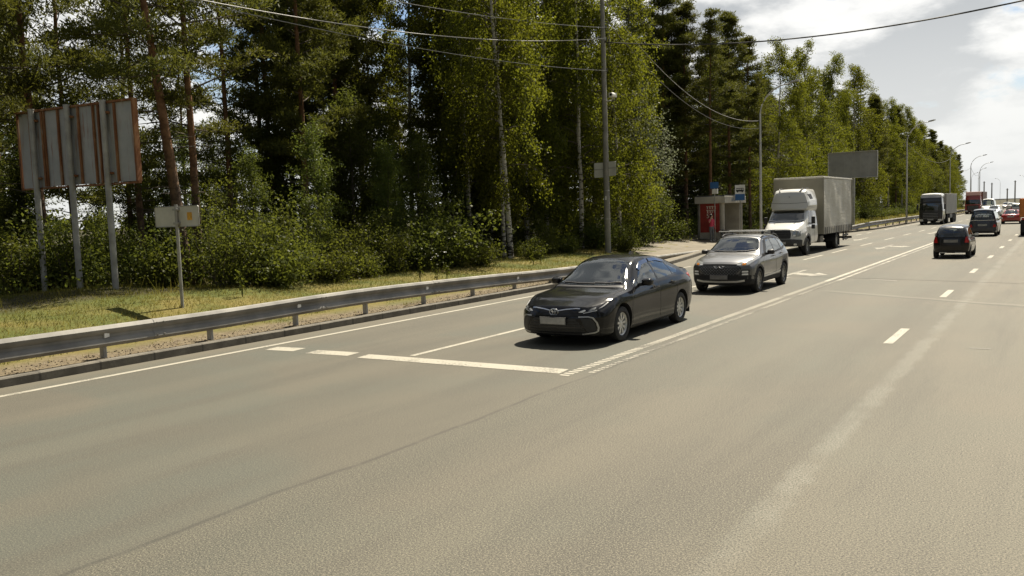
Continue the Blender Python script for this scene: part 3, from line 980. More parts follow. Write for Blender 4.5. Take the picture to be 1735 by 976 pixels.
    s = empty('pedestrian_sign', (-18.55, 52.55, gz), R(0), 'blue square sign on a pale box above the near roof edge of the shelter', 'road sign')
    b = MB(); b.tube([(0, .0, -.2), (0, .0, 3.3)], .03, 10); b.build('post', M['steel_post'], s, 40)
    b = MB(); b.prism(rnd_poly([(-.27, 3.12), (.27, 3.12), (.27, 3.52), (-.27, 3.52)], .04), -.05, -.036, 'XZ'); b.build('sign_plate', blue2, s)
    b = MB(); b.box((.04, -.02, 2.93), (.34, .16, .30)); b.build('box', M['white_paint'], s, bevel=.01)
    return rt


bus_shelter()


# ---- the person waiting at the shelter
def person():
    x, y = -18.62, 52.1; z = ground_z(x, y) + .012
    J = {  # joint: (pos, radius); facing the road (+x), one hand raised to the head
        'pelvis': ((0, 0, .90), .135), 'waist': ((0, .0, 1.05), .115), 'chest': ((.01, 0, 1.25), .135), 'neck0': ((0, 0, 1.40), .07), 'neck': ((.01, 0, 1.46), .048), 'head': ((.025, 0, 1.56), .088), 'crown': ((.015, 0, 1.64), .075),
        'hipL': ((0, .09, .84), .098), 'kneeL': ((.03, .10, .47), .062), 'ankL': ((-.02, .10, .09), .042), 'toeL': ((.13, .11, .035), .035),
        'hipR': ((0, -.09, .84), .098), 'kneeR': ((.05, -.10, .47), .062), 'ankR': ((.03, -.11, .09), .042), 'toeR': ((.18, -.12, .035), .035),
        'shL': ((0, .17, 1.36), .062), 'elL': ((-.03, .23, 1.09), .044), 'wrL': ((.05, .22, .86), .032), 'haL': ((.07, .215, .77), .034),
        'shR': ((0, -.17, 1.36), .062), 'elR': ((.16, -.27, 1.20), .044), 'wrR': ((.17, -.17, 1.42), .031), 'haR': ((.13, -.12, 1.52), .034)}
    E = [('pelvis', 'waist'), ('waist', 'chest'), ('chest', 'neck0'), ('neck0', 'neck'), ('neck', 'head'), ('head', 'crown')]
    for s in 'LR': E += [('pelvis', 'hip' + s), ('hip' + s, 'knee' + s), ('knee' + s, 'ank' + s), ('ank' + s, 'toe' + s), ('neck0', 'sh' + s), ('sh' + s, 'el' + s), ('el' + s, 'wr' + s), ('wr' + s, 'ha' + s)]
    names = list(J)
    me = bpy.data.meshes.new('body'); me.from_pydata([J[n][0] for n in names], [(names.index(a), names.index(b)) for a, b in E], [])
    o = bpy.data.objects.new('body', me); COL.objects.link(o)
    md = o.modifiers.new('skin', 'SKIN')
    for i, n in enumerate(names):
        me.skin_vertices[0].data[i].radius = (J[n][1], J[n][1]); me.skin_vertices[0].data[i].use_root = (n == 'pelvis')
    o.modifiers.new('sub', 'SUBSURF').levels = 2
    dg = bpy.context.evaluated_depsgraph_get()
    m2 = bpy.data.meshes.new_from_object(o.evaluated_get(dg)); bpy.data.objects.remove(o)
    skin = simple('skin', (.42, .25, .17), .55); top = simple('pink_top', (.50, .045, .095), .8); tr = simple('grey_trousers', (.12, .13, .15), .85); sh = simple('pale_shoes', (.45, .44, .42), .6); hair = simple('dark_hair', (.025, .017, .012), .6)
    m2.materials.clear()
    for mm in (skin, top, tr, sh): m2.materials.append(mm)
    for p in m2.polygons:
        c = p.center
        r_ = abs(c.y)
        if c.z < .10: k = 3
        elif c.z < .93 and r_ < .185: k = 2
        elif c.z < 1.42 and (r_ < .215 or c.z > 1.24) and not (c.x > .13): k = 1
        else: k = 0
        p.material_index = k; p.use_smooth = True
    rt = empty('person', (x, y, z), R(-35), 'person in a pink top and grey trousers standing beside the red poster', 'person')
    b = bpy.data.objects.new('body', m2); COL.objects.link(b); link_child(b, rt)
    h = MB(); h.lathe([(1.72 - 1.6, .01), (1.71 - 1.6, .05), (.06, .098), (-.02, .106), (-.10, .09), (-.20, .075), (-.26, .04)], 16, 'Z', (-.015, 0, 1.60)); ho = h.build('hair', hair, rt, 60)
    for v_ in ho.data.vertices:
        if v_.co.x > .045: v_.co.x = .045 + (v_.co.x - .045) * .3
    return rt


person()
# ================================================================== vehicles
# local frame: front points to -y, y = 0 at the front bumper, x across, z up from the ground


def catmull(P, counts):
    out = []
    n = len(P)
    for i in range(n - 1):
        p0 = P[max(i - 1, 0)]; p1 = P[i]; p2 = P[i + 1]; p3 = P[min(i + 2, n - 1)]
        c = counts[i]
        for k in range(c):
            t = k / c
            o = []
            for a in range(2):
                if counts[i] < 0: pass
                m1 = (p2[a] - p0[a]) * .5 * T_[0]; m2 = (p3[a] - p1[a]) * .5 * T_[0]
                o.append((2 * t**3 - 3 * t**2 + 1) * p1[a] + (t**3 - 2 * t**2 + t) * m1 + (-2 * t**3 + 3 * t**2) * p2[a] + (t**3 - t**2) * m2)
            out.append(tuple(o))
    out.append(P[-1])
    return out


T_ = [.8]
M['steel_bright'] = simple('satin_trim', (.42, .42, .41), .35, .06, 9.0, 0, Metallic=.6)
M['cladding'] = simple('dark_cladding', (.022, .022, .023), .7, .2, 9.0, 0, **{'Specular IOR Level': .25})


class Body:
    """lofted car shell; S holds knots (y, value) for each channel"""
    def __init__(self, S, n=96):
        self.S = S
        ch = {k: pchip([a for a, b in v], [b for a, b in v]) for k, v in S['ch'].items()}
        L = S['L']; NB = 10
        ys = sorted(set([0.0] + [L * (1 - math.cos(math.pi * i / n)) / 2 for i in range(n + 1)] + S.get('extra', []) + [L]))
        fz = pchip(*zip(*S['front_z'])); rz_ = pchip(*zip(*S['rear_z']))
        fc, rc = S['front_corner'], S['rear_corner']; Lf, Lr = S.get('Lf', .9), S.get('Lr', .7); W = S['W']

        def pos(x, y, z):
            r = min(1.0, abs(x) / W)
            if y < Lf:
                sb = fz(z) + fc * (r**S.get('fp', 3.2)) * 1.0
                y = y + (1 - y / Lf)**2 * sb
            elif y > L - Lr:
                t = (L - y) / Lr
                sb = rz_(z) + rc * (r**S.get('rp', 3.2))
                y = y - (1 - t)**2 * sb
            return (x, y, z)
        rings = []
        for y in ys:
            zb, zs, zt, wm, wsf, wrf, dr, zm = (ch[k](y) for k in ('zb', 'zs', 'zt', 'wm', 'ws', 'wr', 'drop', 'zm'))
            w = wm * W; ws = wsf * W; wr = wrf * W
            low = [(.80 * w, zb), (.93 * w, zb + .035), (.975 * w, zb + .13), (w, zm), (.985 * w, zs - (zs - zm) * .38), (ws + .012, zs - .03), (ws, zs)]
            zr = max(zs + .004, zt - dr)
            up = [(ws, zs), ((ws + wr) / 2 + S.get('tumble', .02) * min(1, (zr - zs) / .3), (zs + zr) / 2), (wr, zr), (wr * .84, zt - dr * .44), (wr * .45, zt - dr * .10), (0, zt)]
            a = catmull(low, [3, 3, 5, 5, 5, 2]); b = catmull(up, [5, 5, 4, 4, 4])
            half = [(.80 * w * i / NB, zb) for i in range(NB)] + a[:-1] + b
            rings.append(half)
        m_ = len(rings[0])
        V = []; F = []
        bm = bmesh.new()
        for sgn in (1, -1):
            grid = [[bm.verts.new(pos(sgn * x, y, z)) for x, z in r] for y, r in zip(ys, rings)]
            for i in range(len(ys) - 1):
                for j in range(m_ - 1):
                    q = (grid[i][j], grid[i][j + 1], grid[i + 1][j + 1], grid[i + 1][j])
                    bm.faces.new(q if sgn > 0 else q[::-1])
        for end in (0, len(ys) - 1):
            r = rings[end]; y = ys[end]; cols = [-1 + k / NB for k in range(2 * NB + 1)]
            g = [[bm.verts.new(pos(x * c, y, z)) for c in cols] for x, z in r[NB:]]
            for i in range(len(g) - 1):
                for k in range(2 * NB):
                    q = (g[i][k], g[i][k + 1], g[i + 1][k + 1], g[i + 1][k])
                    bm.faces.new(q if end == 0 else q[::-1])
        bmesh.ops.remove_doubles(bm, verts=bm.verts, dist=.0006)
        bmesh.ops.dissolve_degenerate(bm, dist=.0003, edges=bm.edges)
        bmesh.ops.recalc_face_normals(bm, faces=bm.faces)
        self.bm = bm
        self.bvh = BVHTree.FromBMesh(bm)
        self.L = L

    def build(self, paint, root, arches, name='body', sill=None, sill_mat=None, cuts=()):
        me = bpy.data.meshes.new(name); self.bm.to_mesh(me)
        o = bpy.data.objects.new(name, me); COL.objects.link(o)
        W = self.S['W']
        for (y, z, rad, inner) in arches:
            for s in (-1, 1):
                cb = MB(); cb.lathe([(s * inner, 0.0), (s * inner, rad), (s * (W + .3), rad), (s * (W + .3), 0.0)], 40, 'X', (0, y, z))
                c = cb.build('cutter', M['dark'])
                bm = bmesh.new(); bm.from_mesh(c.data); bmesh.ops.remove_doubles(bm, verts=bm.verts, dist=1e-5); bmesh.ops.recalc_face_normals(bm, faces=bm.faces); bm.to_mesh(c.data); bm.free()
                md = o.modifiers.new('cut', 'BOOLEAN'); md.operation = 'DIFFERENCE'; md.solver = 'EXACT'; md.object = c
                dg = bpy.context.evaluated_depsgraph_get()
                nm = bpy.data.meshes.new_from_object(o.evaluated_get(dg))
                o.modifiers.clear()
                if len(nm.polygons) > 500: o.data = nm
                bpy.data.objects.remove(c)
        me = o.data; me.name = name
        me.materials.clear()
        mats = [paint, M['dark'], sill_mat or M['grey_plastic']]
        for x in mats: me.materials.append(x)
        for p in me.polygons:
            c = p.center; k = 0
            if p.normal.z < -.75 and c.z < .5: k = 1
            for (y, z, rad, inner) in arches:
                dd = math.hypot(c.y - y, c.z - z)
                if dd < rad * 1.012 and abs(c.x) > inner - .01:
                    rd = ((c.y - y) * p.normal.y + (c.z - z) * p.normal.z) / max(dd, 1e-4)
                    if rd < -.6 or dd < rad * .97: k = 1
                if sill_mat and dd < rad + .07 and dd > rad * 1.0 and abs(c.x) > .7 * W and abs(p.normal.x) > .5: k = 2
            if sill and k == 0 and c.z < sill: k = 2
            p.material_index = k
        me.polygons.foreach_set('use_smooth', [True] * len(me.polygons))
        me.set_sharp_from_angle(angle=R(38))
        link_child(o, root)
        self.o = o
        return o

    def patch(self, poly, view, off=.004, mat=None, name='panel', parent=None, res=.05, mirror=False, both=False, depth=.012):
        """a thin shell that lies on the body inside a 2D outline.
        view: 'side' (y,z), 'front' (x,z), 'rear' (x,z), 'top' (x,y), or (origin,u,v,dir)"""
        if both:
            a = self.patch(poly, view, off, mat, name, parent, res, False, False, depth)
            b_ = self.patch(poly, view, off, mat, name, parent, res, True, False, depth)
            return a, b_
        s = -1 if mirror else 1
        if view == 'side': o, u, v, d = Vector((s * 4, 0, 0)), Vector((0, 1, 0)), Vector((0, 0, 1)), Vector((-s, 0, 0))
        elif view == 'front': o, u, v, d = Vector((0, -4, 0)), Vector((s, 0, 0)), Vector((0, 0, 1)), Vector((0, 1, 0))
        elif view == 'rear': o, u, v, d = Vector((0, self.L + 4, 0)), Vector((s, 0, 0)), Vector((0, 0, 1)), Vector((0, -1, 0))
        elif view == 'top': o, u, v, d = Vector((0, 0, 6)), Vector((s, 0, 0)), Vector((0, 1, 0)), Vector((0, 0, -1))
        else:
            o, u, v, d = [Vector(q) for q in view]
            for q in (o, u, v, d): q.x *= s
        # densify the outline
        B = []
        n = len(poly)
        for i in range(n):
            p = Vector(poly[i]); q = Vector(poly[(i + 1) % n]); k = max(1, int((q - p).length / res))
            for j in range(k): B.append(p.lerp(q, j / k))
        xs = [p.x for p in B]; ys = [p.y for p in B]
        inner = []
        x = min(xs) + res * .5
        while x < max(xs):
            y = min(ys) + res * .5
            while y < max(ys):
                inner.append(Vector((x, y))); y += res
            x += res
        nb = len(B)
        pts = B + inner
        res_ = delaunay_2d_cdt(pts, [(i, (i + 1) % nb) for i in range(nb)], [list(range(nb))], 1, 1e-5)
        V2, F2, orig = res_[0], res_[2], res_[3]
        V3 = []
        for p in V2:
            h = self.bvh.ray_cast(o + u * p.x + v * p.y, d, 12)
            if h[0] is None:
                near = self.bvh.find_nearest(o + u * p.x + v * p.y + d * 4)
                loc, nm = near[0], near[1]
            else: loc, nm = h[0], h[1]
            if nm.dot(d) > 0: nm = -nm
            V3.append((loc, nm))
        top = [l + m_ * off for l, m_ in V3]; k = len(top)
        # boundary edges
        ec = {}
        for f in F2:
            for i in range(len(f)):
                e = (f[i], f[(i + 1) % len(f)])
                ec[tuple(sorted(e))] = ec.get(tuple(sorted(e)), 0) + 1
        mb = MB()
        low = [l - m_ * depth for l, m_ in V3]
        fs = [tuple(f) for f in F2]
        bset = {}
        for (a, b_), c in ec.items():
            if c == 1: fs.append((a, b_, b_ + k, a + k))
        mb.add(top + low, fs)
        me_o = mb.build(name, mat, parent, 40)
        return me_o

    def open_window(self, poly, view, mirror=False, inset=.0):
        '''cut the shell away inside a 2D outline so that the pane is real glass'''
        P = [Vector(p) for p in poly]
        c = sum(P, Vector((0, 0))) / len(P)

        def inside(x, y):
            r = False; n = len(P); j = n - 1
            for i in range(n):
                if (P[i].y > y) != (P[j].y > y) and x < (P[j].x - P[i].x) * (y - P[i].y) / (P[j].y - P[i].y) + P[i].x: r = not r
                j = i
            return r
        bm = bmesh.new(); bm.from_mesh(self.o.data)
        s = -1 if mirror else 1
        kill = []
        for f in bm.faces:
            n = f.normal; ok = True
            for v_ in f.verts:
                q = v_.co
                if view == 'side':
                    if q.x * s < .2 or n.x * s < .15: ok = False; break
                    a, b_ = q.y, q.z
                elif view == 'top':
                    if n.z < .15 or q.z < .7: ok = False; break
                    a, b_ = q.x, q.y
                elif view == 'rear':
                    if n.y < .2: ok = False; break
                    a, b_ = q.x, q.z
                else:
                    if n.y > -.2: ok = False; break
                    a, b_ = q.x, q.z
                if not inside(a, b_): ok = False; break
            if ok: kill.append(f)
        bmesh.ops.delete(bm, geom=kill, context='FACES')
        bm.to_mesh(self.o.data); bm.free()

    def pane(self, poly, view, root, name, trim, frit=.05, mirror=False, off=.005, glass=None):
        self.open_window(poly, view, mirror)
        o = self.patch(poly, view, off, glass or M['window_glass'], name, root, .05, mirror, depth=-.002)
        n = len(poly); c = sum((Vector(p) for p in poly), Vector((0, 0))) / n
        ring = []
        L_ = [Vector(p) for p in poly]
        inner = []
        for i in range(n):
            t = (L_[(i + 1) % n] - L_[i - 1]).normalized(); nn = Vector((-t.y, t.x))
            if nn.dot(c - L_[i]) < 0: nn = -nn
            inner.append(L_[i] + nn * frit)
        mb = MB(); V = []
        if view == 'side': fr_ = (Vector(((-4 if mirror else 4), 0, 0)), Vector((0, 1, 0)), Vector((0, 0, 1)), Vector(((1 if mirror else -1), 0, 0)))
        elif view == 'top': fr_ = (Vector((0, 0, 6)), Vector((1, 0, 0)), Vector((0, 1, 0)), Vector((0, 0, -1)))
        elif view == 'rear': fr_ = (Vector((0, self.L + 4, 0)), Vector((1, 0, 0)), Vector((0, 0, 1)), Vector((0, -1, 0)))
        else: fr_ = (Vector((0, -4, 0)), Vector((1, 0, 0)), Vector((0, 0, 1)), Vector((0, 1, 0)))
        for p in L_ + inner:
            h = self.bvh.ray_cast(fr_[0] + fr_[1] * p.x + fr_[2] * p.y, fr_[3], 12)
            if h[0] is None: h = self.bvh.find_nearest(fr_[0] + fr_[1] * p.x + fr_[2] * p.y + fr_[3] * 4)
            nm = h[1] if h[1].dot(fr_[3]) < 0 else -h[1]
            V.append(h[0] + nm * (off - .0025))
        mb.add(V, [(i, (i + 1) % n, n + (i + 1) % n, n + i) for i in range(n)])
        mb.build('frit', trim, o, fix=False)
        return o

    def interior(self, root, y_dash, z_floor, rows, half, z_belt, wheel_x=.36):
        b = MB(); b.box((0, (y_dash + rows[-1] + .4) / 2, z_floor), (half * 1.7, rows[-1] + .5 - y_dash, .04)); b.build('cabin_floor', M['seat'], root)
        b = MB(); b.box((0, y_dash + .12, z_belt - .17), (half * 1.72, .50, .26)); b.build('dashboard', M['dash'], root, 40, bevel=.05)
        b = MB(); pts = [(wheel_x + .18 * math.cos(a), y_dash + .50 + .07 * math.sin(a), z_belt - .10 + .17 * math.sin(a)) for a in np.linspace(0, 2 * math.pi, 20)]
        b.tube(pts, .014, 6, cap=False); b.tube([(wheel_x, y_dash + .3, z_belt - .2), (wheel_x, y_dash + .50, z_belt - .10)], .03, 6); b.build('steering_wheel', M['seat'], root, 50)
        for yy in rows:
            for s in (-1, 1):
                b = MB(); b.box((s * half * .46, yy - .22, z_floor + .24), (.46, .50, .16)); b.box((s * half * .46, yy + .06, z_floor + .52), (.44, .14, .60))
                o = b.build('seat', M['seat'], root, 40, bevel=.04)
                b = MB(); b.box((s * half * .46, yy + .10, z_floor + .92), (.25, .10, .17)); b.build('headrest', M['seat'], o, 40, bevel=.04)

    def strip(self, line, w_, view, **kw):
        return self.patch(strip_poly(line, w_), view, **kw)


def make_wheel(root, x, y, r, rim_r, wid, style, s, rim_mat, tyre_mat=None):
    """tyre with a rim child; s is the outward side"""
    b = MB()
    hw = wid / 2
    prof = [(-hw * .75, rim_r), (-hw, rim_r + .02), (-hw, r - .05), (-hw * .82, r - .012), (-hw * .45, r), (hw * .45, r), (hw * .82, r - .012), (hw, r - .05), (hw, rim_r + .02), (hw * .75, rim_r)]
    b.lathe(prof, 36, 'X', close=True)
    t = b.build('wheel', tyre_mat or M['black_rubber'], root, 35)
    t.location = (x, y, r)
    b = MB()
    o = hw * .78 * s
    b.lathe([(o, rim_r + .004), (o - s * .012, rim_r - .014), (o - s * .05, rim_r - .03), (-o, rim_r - .03), (-o, rim_r + .002)], 36, 'X')
    rb = b.build('rim', rim_mat, t, 35)
    b = MB(); b.lathe([(o - s * .085, rim_r - .02), (o - s * .09, .0)], 24, 'X'); b.lathe([(o - s * .05, .12), (o - s * .05, .0)], 20, 'X')
    b.build('brake_disc', M['dark'], t, 35)
    b = MB()
    n, w0, w1, dish = style
    for k in range(n):
        a = 2 * math.pi * k / n + .15
        ca, sa = math.cos(a), math.sin(a)
        for (r0, r1, wa, wb, oa, ob) in ((.03, rim_r - .012, w0, w1, o - s * dish, o - s * .016),):
            P = []
            for rr, ww, oo in ((r0, wa, oa), ((r0 + r1) / 2, (wa * .55 + wb * .35), oa * .6 + ob * .4 + s * .008), (r1, wb, ob)):
                for q in (-1, 1):
                    for dd in (0, -s * .03):
                        P.append((oo + dd, rr * ca - q * ww / 2 * sa, rr * sa + q * ww / 2 * ca))
            f = []
            for i in (0, 4): f += [(i, i + 2, i + 6, i + 4), (i + 1, i + 5, i + 7, i + 3), (i, i + 4, i + 5, i + 1), (i + 2, i + 3, i + 7, i + 6)]
            b.add(P, f)
    b.lathe([(o - s * dish - s * .02, .065), (o - s * dish + s * .004, .06), (o - s * dish + s * .012, .03), (o - s * dish + s * .012, .0)], 18, 'X')
    b.build('spoke_face', rim_mat, t, 35)
    return t


def four_wheels(root, ax, half, r, rim_r, wid, style, rim_mat):
    for y in ax:
        for s in (-1, 1): make_wheel(root, s * (half - wid / 2), y, r, rim_r, wid, style, s, rim_mat)


def mirror_pair(root, x, y, z, mat, sz=(.20, .13, .13)):
    for s in (-1, 1):
        b = MB()
        prof = rnd_poly([(-.5, -.45), (.42, -.5), (.5, .2), (.3, .5), (-.4, .42)], .2, 3)
        V = []
        for k, (yy, sc) in enumerate(((-.5, .55), (-.32, .88), (-.05, 1.0), (.5, .97))):
            V += [(a * sz[0] * sc, yy * sz[1], c * sz[2] * sc) for a, c in prof]
        n = len(prof); F = [(k * n + i, k * n + (i + 1) % n, (k + 1) * n + (i + 1) % n, (k + 1) * n + i) for k in range(3) for i in range(n)] + [tuple(range(n)), tuple(range(3 * n, 4 * n))]
        b.add([(s * (x + a + sz[0] * .5), y + c, z + e) for a, c, e in V], F)
        o = b.build('mirror', mat, root, 40)
        g = MB(); g.box((s * (x + sz[0] * .5), y + sz[1] * .5 + .004, z), (sz[0] * .8, .006, sz[2] * .74)); g.build('mirror_glass', M['chrome'], o)
        a = MB(); a.bar((s * (x - .10), y + .01, z - sz[2] * .42), (s * (x + sz[0] * .25), y + .01, z - sz[2] * .30), .035, .06); a.build('mirror_arm', M['black_plastic'], o)


def plate(root, y, z, w_=.50, h_=.112, mat=None, tilt=0, x=0):
    b = MB(); b.box((0, 0, 0), (w_ + .02, .012, h_ + .018), mi=1)
    b.box((0, -.008 if tilt >= 0 else .008, 0), (w_, .006, h_), mi=0)
    o = b.build('number_plate', [mat or M['plate'], M['black_plastic']], root, bevel=.002)
    o.location = (x, y, z); return o


def cabin_trim(B, root, dlo, panes, glass, trim, shield=None, rear=None, rear_view='top'):
    for mir in (False, True):
        for p in panes:
            if max(q[0] for q in p) - min(q[0] for q in p) < .2: B.patch(p, 'side', .006, glass, 'side_window', root, .05, mir)
            else: B.pane(p, 'side', root, 'side_window', trim, .045, mir)
        B.strip(list(dlo) + [dlo[0]], .05, 'side', off=.003, mat=trim, name='window_surround', parent=root, mirror=mir, depth=.0)
        for p, q in zip(panes, panes[1:]):
            x = (max(a[0] for a in p) + min(a[0] for a in q)) / 2
            zs_ = [a[1] for a in p if a[0] > max(b_[0] for b_ in p) - .12]
            if max(a[0] for a in p) - min(a[0] for a in p) > .2: B.strip([(x, min(zs_)), (x, max(zs_))], .09, 'side', off=.0035, mat=trim, name='pillar_trim', parent=root, mirror=mir, depth=.0)
    if shield: B.pane(shield, 'top', root, 'windshield', trim, .055)
    if rear: B.pane(rear, rear_view, root, 'rear_window', trim, .05)


def wiper(B, root, pts):
    for ln in pts: B.strip(ln, .022, 'top', off=.018, mat=M['black_plastic'], name='wiper', parent=root, depth=.0, res=.08)


# ------------------------------------------------------------------ black saloon
def saloon():
    rt = empty('saloon_car', (-7.48, 12.87, 0), 0, 'black four-door saloon with silver wheel covers nearest the stop line', 'car')
    S = dict(L=4.63, W=.89, front_corner=.42, rear_corner=.30, Lf=.95, Lr=.75, fp=3.6, tumble=.022,
             front_z=[(.1, .10), (.22, .03), (.35, .0), (.50, .0), (.60, .03), (.70, .10), (.80, .26), (1.2, .42)],
             rear_z=[(.1, .14), (.30, .03), (.50, .0), (.75, .0), (.95, .05), (1.12, .10), (1.4, .2)],
             extra=[1.18, 1.24, 1.30, 1.95, 2.02, 2.08],
             ch=dict(zb=[(0, .20), (.5, .155), (1.5, .16), (3.4, .165), (4.1, .19), (4.63, .27)],
                     zs=[(0, .655), (.3, .74), (.7, .815), (1.2, .865), (1.8, .905), (2.6, .93), (3.4, .965), (4.1, .985), (4.63, .96)],
                     zt=[(0, .715), (.15, .775), (.35, .83), (.7, .885), (1.15, .935), (1.26, .955), (1.45, 1.065), (1.75, 1.235), (2.0, 1.385), (2.15, 1.440), (2.5, 1.475), (2.9, 1.468), (3.3, 1.425), (3.7, 1.325), (4.0, 1.205), (4.14, 1.150), (4.3, 1.130), (4.55, 1.115), (4.63, 1.07)],
                     wm=[(0, .93), (.25, .975), (.6, 1.0), (1.2, 1.0), (2.3, .985), (3.4, 1.0), (4.0, .995), (4.4, .96), (4.63, .92)],
                     ws=[(0, .84), (.4, .91), (.9, .945), (1.3, .935), (2.2, .915), (3.2, .93), (3.8, .925), (4.3, .88), (4.63, .83)],
                     wr=[(0, .76), (.4, .84), (.9, .87), (1.2, .865), (1.35, .83), (1.7, .725), (2.0, .655), (2.3, .625), (2.9, .62), (3.3, .625), (3.7, .66), (4.05, .74), (4.3, .79), (4.63, .74)],
                     drop=[(0, .045), (.5, .05), (1.1, .05), (1.3, .06), (1.7, .085), (2.1, .085), (2.6, .08), (3.2, .085), (3.7, .08), (4.1, .055), (4.63, .05)],
                     zm=[(0, .47), (.7, .56), (2.3, .55), (3.6, .60), (4.63, .60)]))
    B = Body(S, 100)
    paint = car_paint('black_car_paint', (.003, .0035, .005), 0.0, .5, .75, .012, .02)
    B.build(paint, rt, [(.965, .335, .365, .52), (3.665, .335, .365, .52)])
    trim = simple('piano_black', (.006, .006, .007), .12, .1, 9.0)
    G = M['glass_dark']
    dlo = rnd_poly([(1.55, .915), (1.62, .985), (2.02, 1.265), (2.25, 1.365), (2.65, 1.398), (3.05, 1.385), (3.45, 1.310), (3.86, 1.10), (3.76, 1.045), (2.65, .965)], .05)
    panes = [rnd_poly([(1.80, 1.005), (2.10, 1.245), (2.30, 1.335), (2.57, 1.366), (2.60, .985), (1.78, .945)], .03),
             rnd_poly([(2.67, .99), (2.645, 1.368), (3.02, 1.356), (3.29, 1.308), (3.37, 1.03)], .03),
             rnd_poly([(3.42, 1.035), (3.36, 1.285), (3.46, 1.258), (3.73, 1.10), (3.68, 1.05)], .02)]
    panes.append([(1.62, .935), (1.64, .985), (1.76, 1.05), (1.76, .945)])
    shield = [(-.70, 1.50), (-.66, 1.42), (-.40, 1.325), (0, 1.295), (.40, 1.325), (.66, 1.42), (.70, 1.50), (.525, 2.03), (.25, 2.055), (0, 2.06), (-.25, 2.055), (-.525, 2.03)]
    rear = [(-.50, 3.35), (0, 3.32), (.50, 3.35), (.60, 3.95), (.3, 4.02), (0, 4.035), (-.3, 4.02), (-.60, 3.95)]
    cabin_trim(B, rt, dlo, panes, G, trim, rnd_poly(shield, .06), rnd_poly(rear, .06))
    B.interior(rt, 1.42, .30, (2.55, 3.35), .74, .96)
    # blue-tinted wind deflectors above the side windows
    bl = simple('tinted_deflector', (.03, .055, .13), .08, .1, 6.0)
    for mir in (False, True):
        B.patch(rnd_poly([(2.02, 1.225), (2.25, 1.348), (2.60, 1.388), (2.60, 1.325), (2.28, 1.285), (2.08, 1.185)], .02), 'side', .018, bl, 'wind_deflector', rt, .05, mir)
        B.patch(rnd_poly([(2.66, 1.388), (3.03, 1.373), (3.36, 1.308), (3.32, 1.268), (3.0, 1.322), (2.66, 1.325)], .02), 'side', .018, bl, 'wind_deflector', rt, .05, mir)
    # panel gaps
    gap = M['dark']
    for mir in (False, True):
        for ln in ([(1.38, .28), (1.33, .55), (1.40, .80), (1.56, .90)], [(2.64, .27), (2.62, .6), (2.64, .955)], [(3.35, .42), (3.42, .62), (3.52, .88), (3.46, 1.0)]):
            B.strip(ln, .010, 'side', off=.0015, mat=gap, name='door_gap', parent=rt, mirror=mir, depth=.002)
        B.strip([(1.36, .215), (2.3, .195), (3.28, .205)], .05, 'side', off=.008, mat=M['black_plastic'], name='sill_trim', parent=rt, mirror=mir)
        for yy, zz in ((2.42, .86), (3.26, .885)):
            s = -1 if mir else 1
            b = MB(); b.box((s * .885, yy, zz), (.035, .20, .03)); b.build('door_handle', paint, rt, 40, bevel=.01)
            B.patch(rnd_poly([(yy - .07, zz - .05), (yy + .05, zz - .05), (yy + .05, zz + .035), (yy - .07, zz + .035)], .03), 'side', .0015, gap, 'handle_recess', rt, .05, mir, depth=.002)
    B.strip([(-.72, .50), (-.735, .62), (-.73, 1.0), (-.74, 1.26)], .012, 'top', off=.0012, mat=gap, name='bonnet_gap', parent=rt, depth=.002)
    B.strip([(.72, .50), (.735, .62), (.73, 1.0), (.74, 1.26)], .012, 'top', off=.0012, mat=gap, name='bonnet_gap', parent=rt, depth=.002)
    B.strip([(-.70, 1.335), (-.35, 1.27), (0, 1.25), (.35, 1.27), (.70, 1.335)], .06, 'top', off=.003, mat=M['black_plastic'], name='cowl', parent=rt)
    wiper(B, rt, [[(-.55, 1.40), (-.2, 1.35), (.12, 1.345)], [(.10, 1.37), (.36, 1.37), (.62, 1.43)]])
    # face: upper slim grille, big lower mouth, lights
    B.patch(rnd_poly([(-.60, .575), (-.56, .66), (-.22, .655), (0, .63), (.22, .655), (.56, .66), (.60, .575), (.30, .535), (-.30, .535)], .03), 'front', .003, trim, 'upper_grille', rt, .05)
    mouth = rnd_poly([(-.42, .505), (.42, .505), (.55, .33), (.60, .225), (-.60, .225), (-.55, .33)], .04)
    B.patch(mouth, 'front', .003, M['black_plastic'], 'lower_grille', rt, .05)
    for k in range(5):
        zz = .26 + k * .048; ww = .58 - max(0, k - 1) * .04
        B.strip([(-ww, zz), (0, zz), (ww, zz)], .012, 'front', off=.010, mat=trim, name='grille_slat', parent=rt, depth=.0)
    fr = M['chrome']
    for mir in (False, True):
        hl = rnd_poly([(.42, .605), (.50, .665), (.74, .735), (.815, .765), (.80, .70), (.72, .62), (.56, .585)], .025)
        o = B.patch(hl, 'front', .005, trim, 'headlight', rt, .04, mir)
        B.patch(rnd_poly([(.455, .612), (.545, .655), (.575, .638), (.53, .605)], .015), 'front', .009, M['lamp_white'], 'lamp_lens', o, .04, mir, depth=.004)
        B.patch(rnd_poly([(.60, .62), (.63, .662), (.70, .69), (.70, .645)], .015), 'front', .008, M['lamp_glass'], 'lamp_lens', o, .04, mir, depth=.004)
        B.strip([(.54, .595), (.715, .632), (.775, .70), (.80, .75)], .013, 'front', off=.010, mat=M['silver'], name='light_strip', parent=o, mirror=mir, depth=.002)
        B.strip([(.06, .628), (.22, .655), (.40, .672), (.47, .668)], .016, 'front', off=.012, mat=fr, name='chrome_wing', parent=rt, mirror=mir, depth=.002)
        # C-shaped bright fog surround
        B.strip([(.47, .535), (.62, .535), (.685, .515), (.735, .43), (.755, .34), (.745, .28), (.70, .255), (.52, .235)], .022, 'front', off=.012, mat=M['steel_bright'], name='fog_surround', parent=rt, mirror=mir, depth=.002, res=.03)
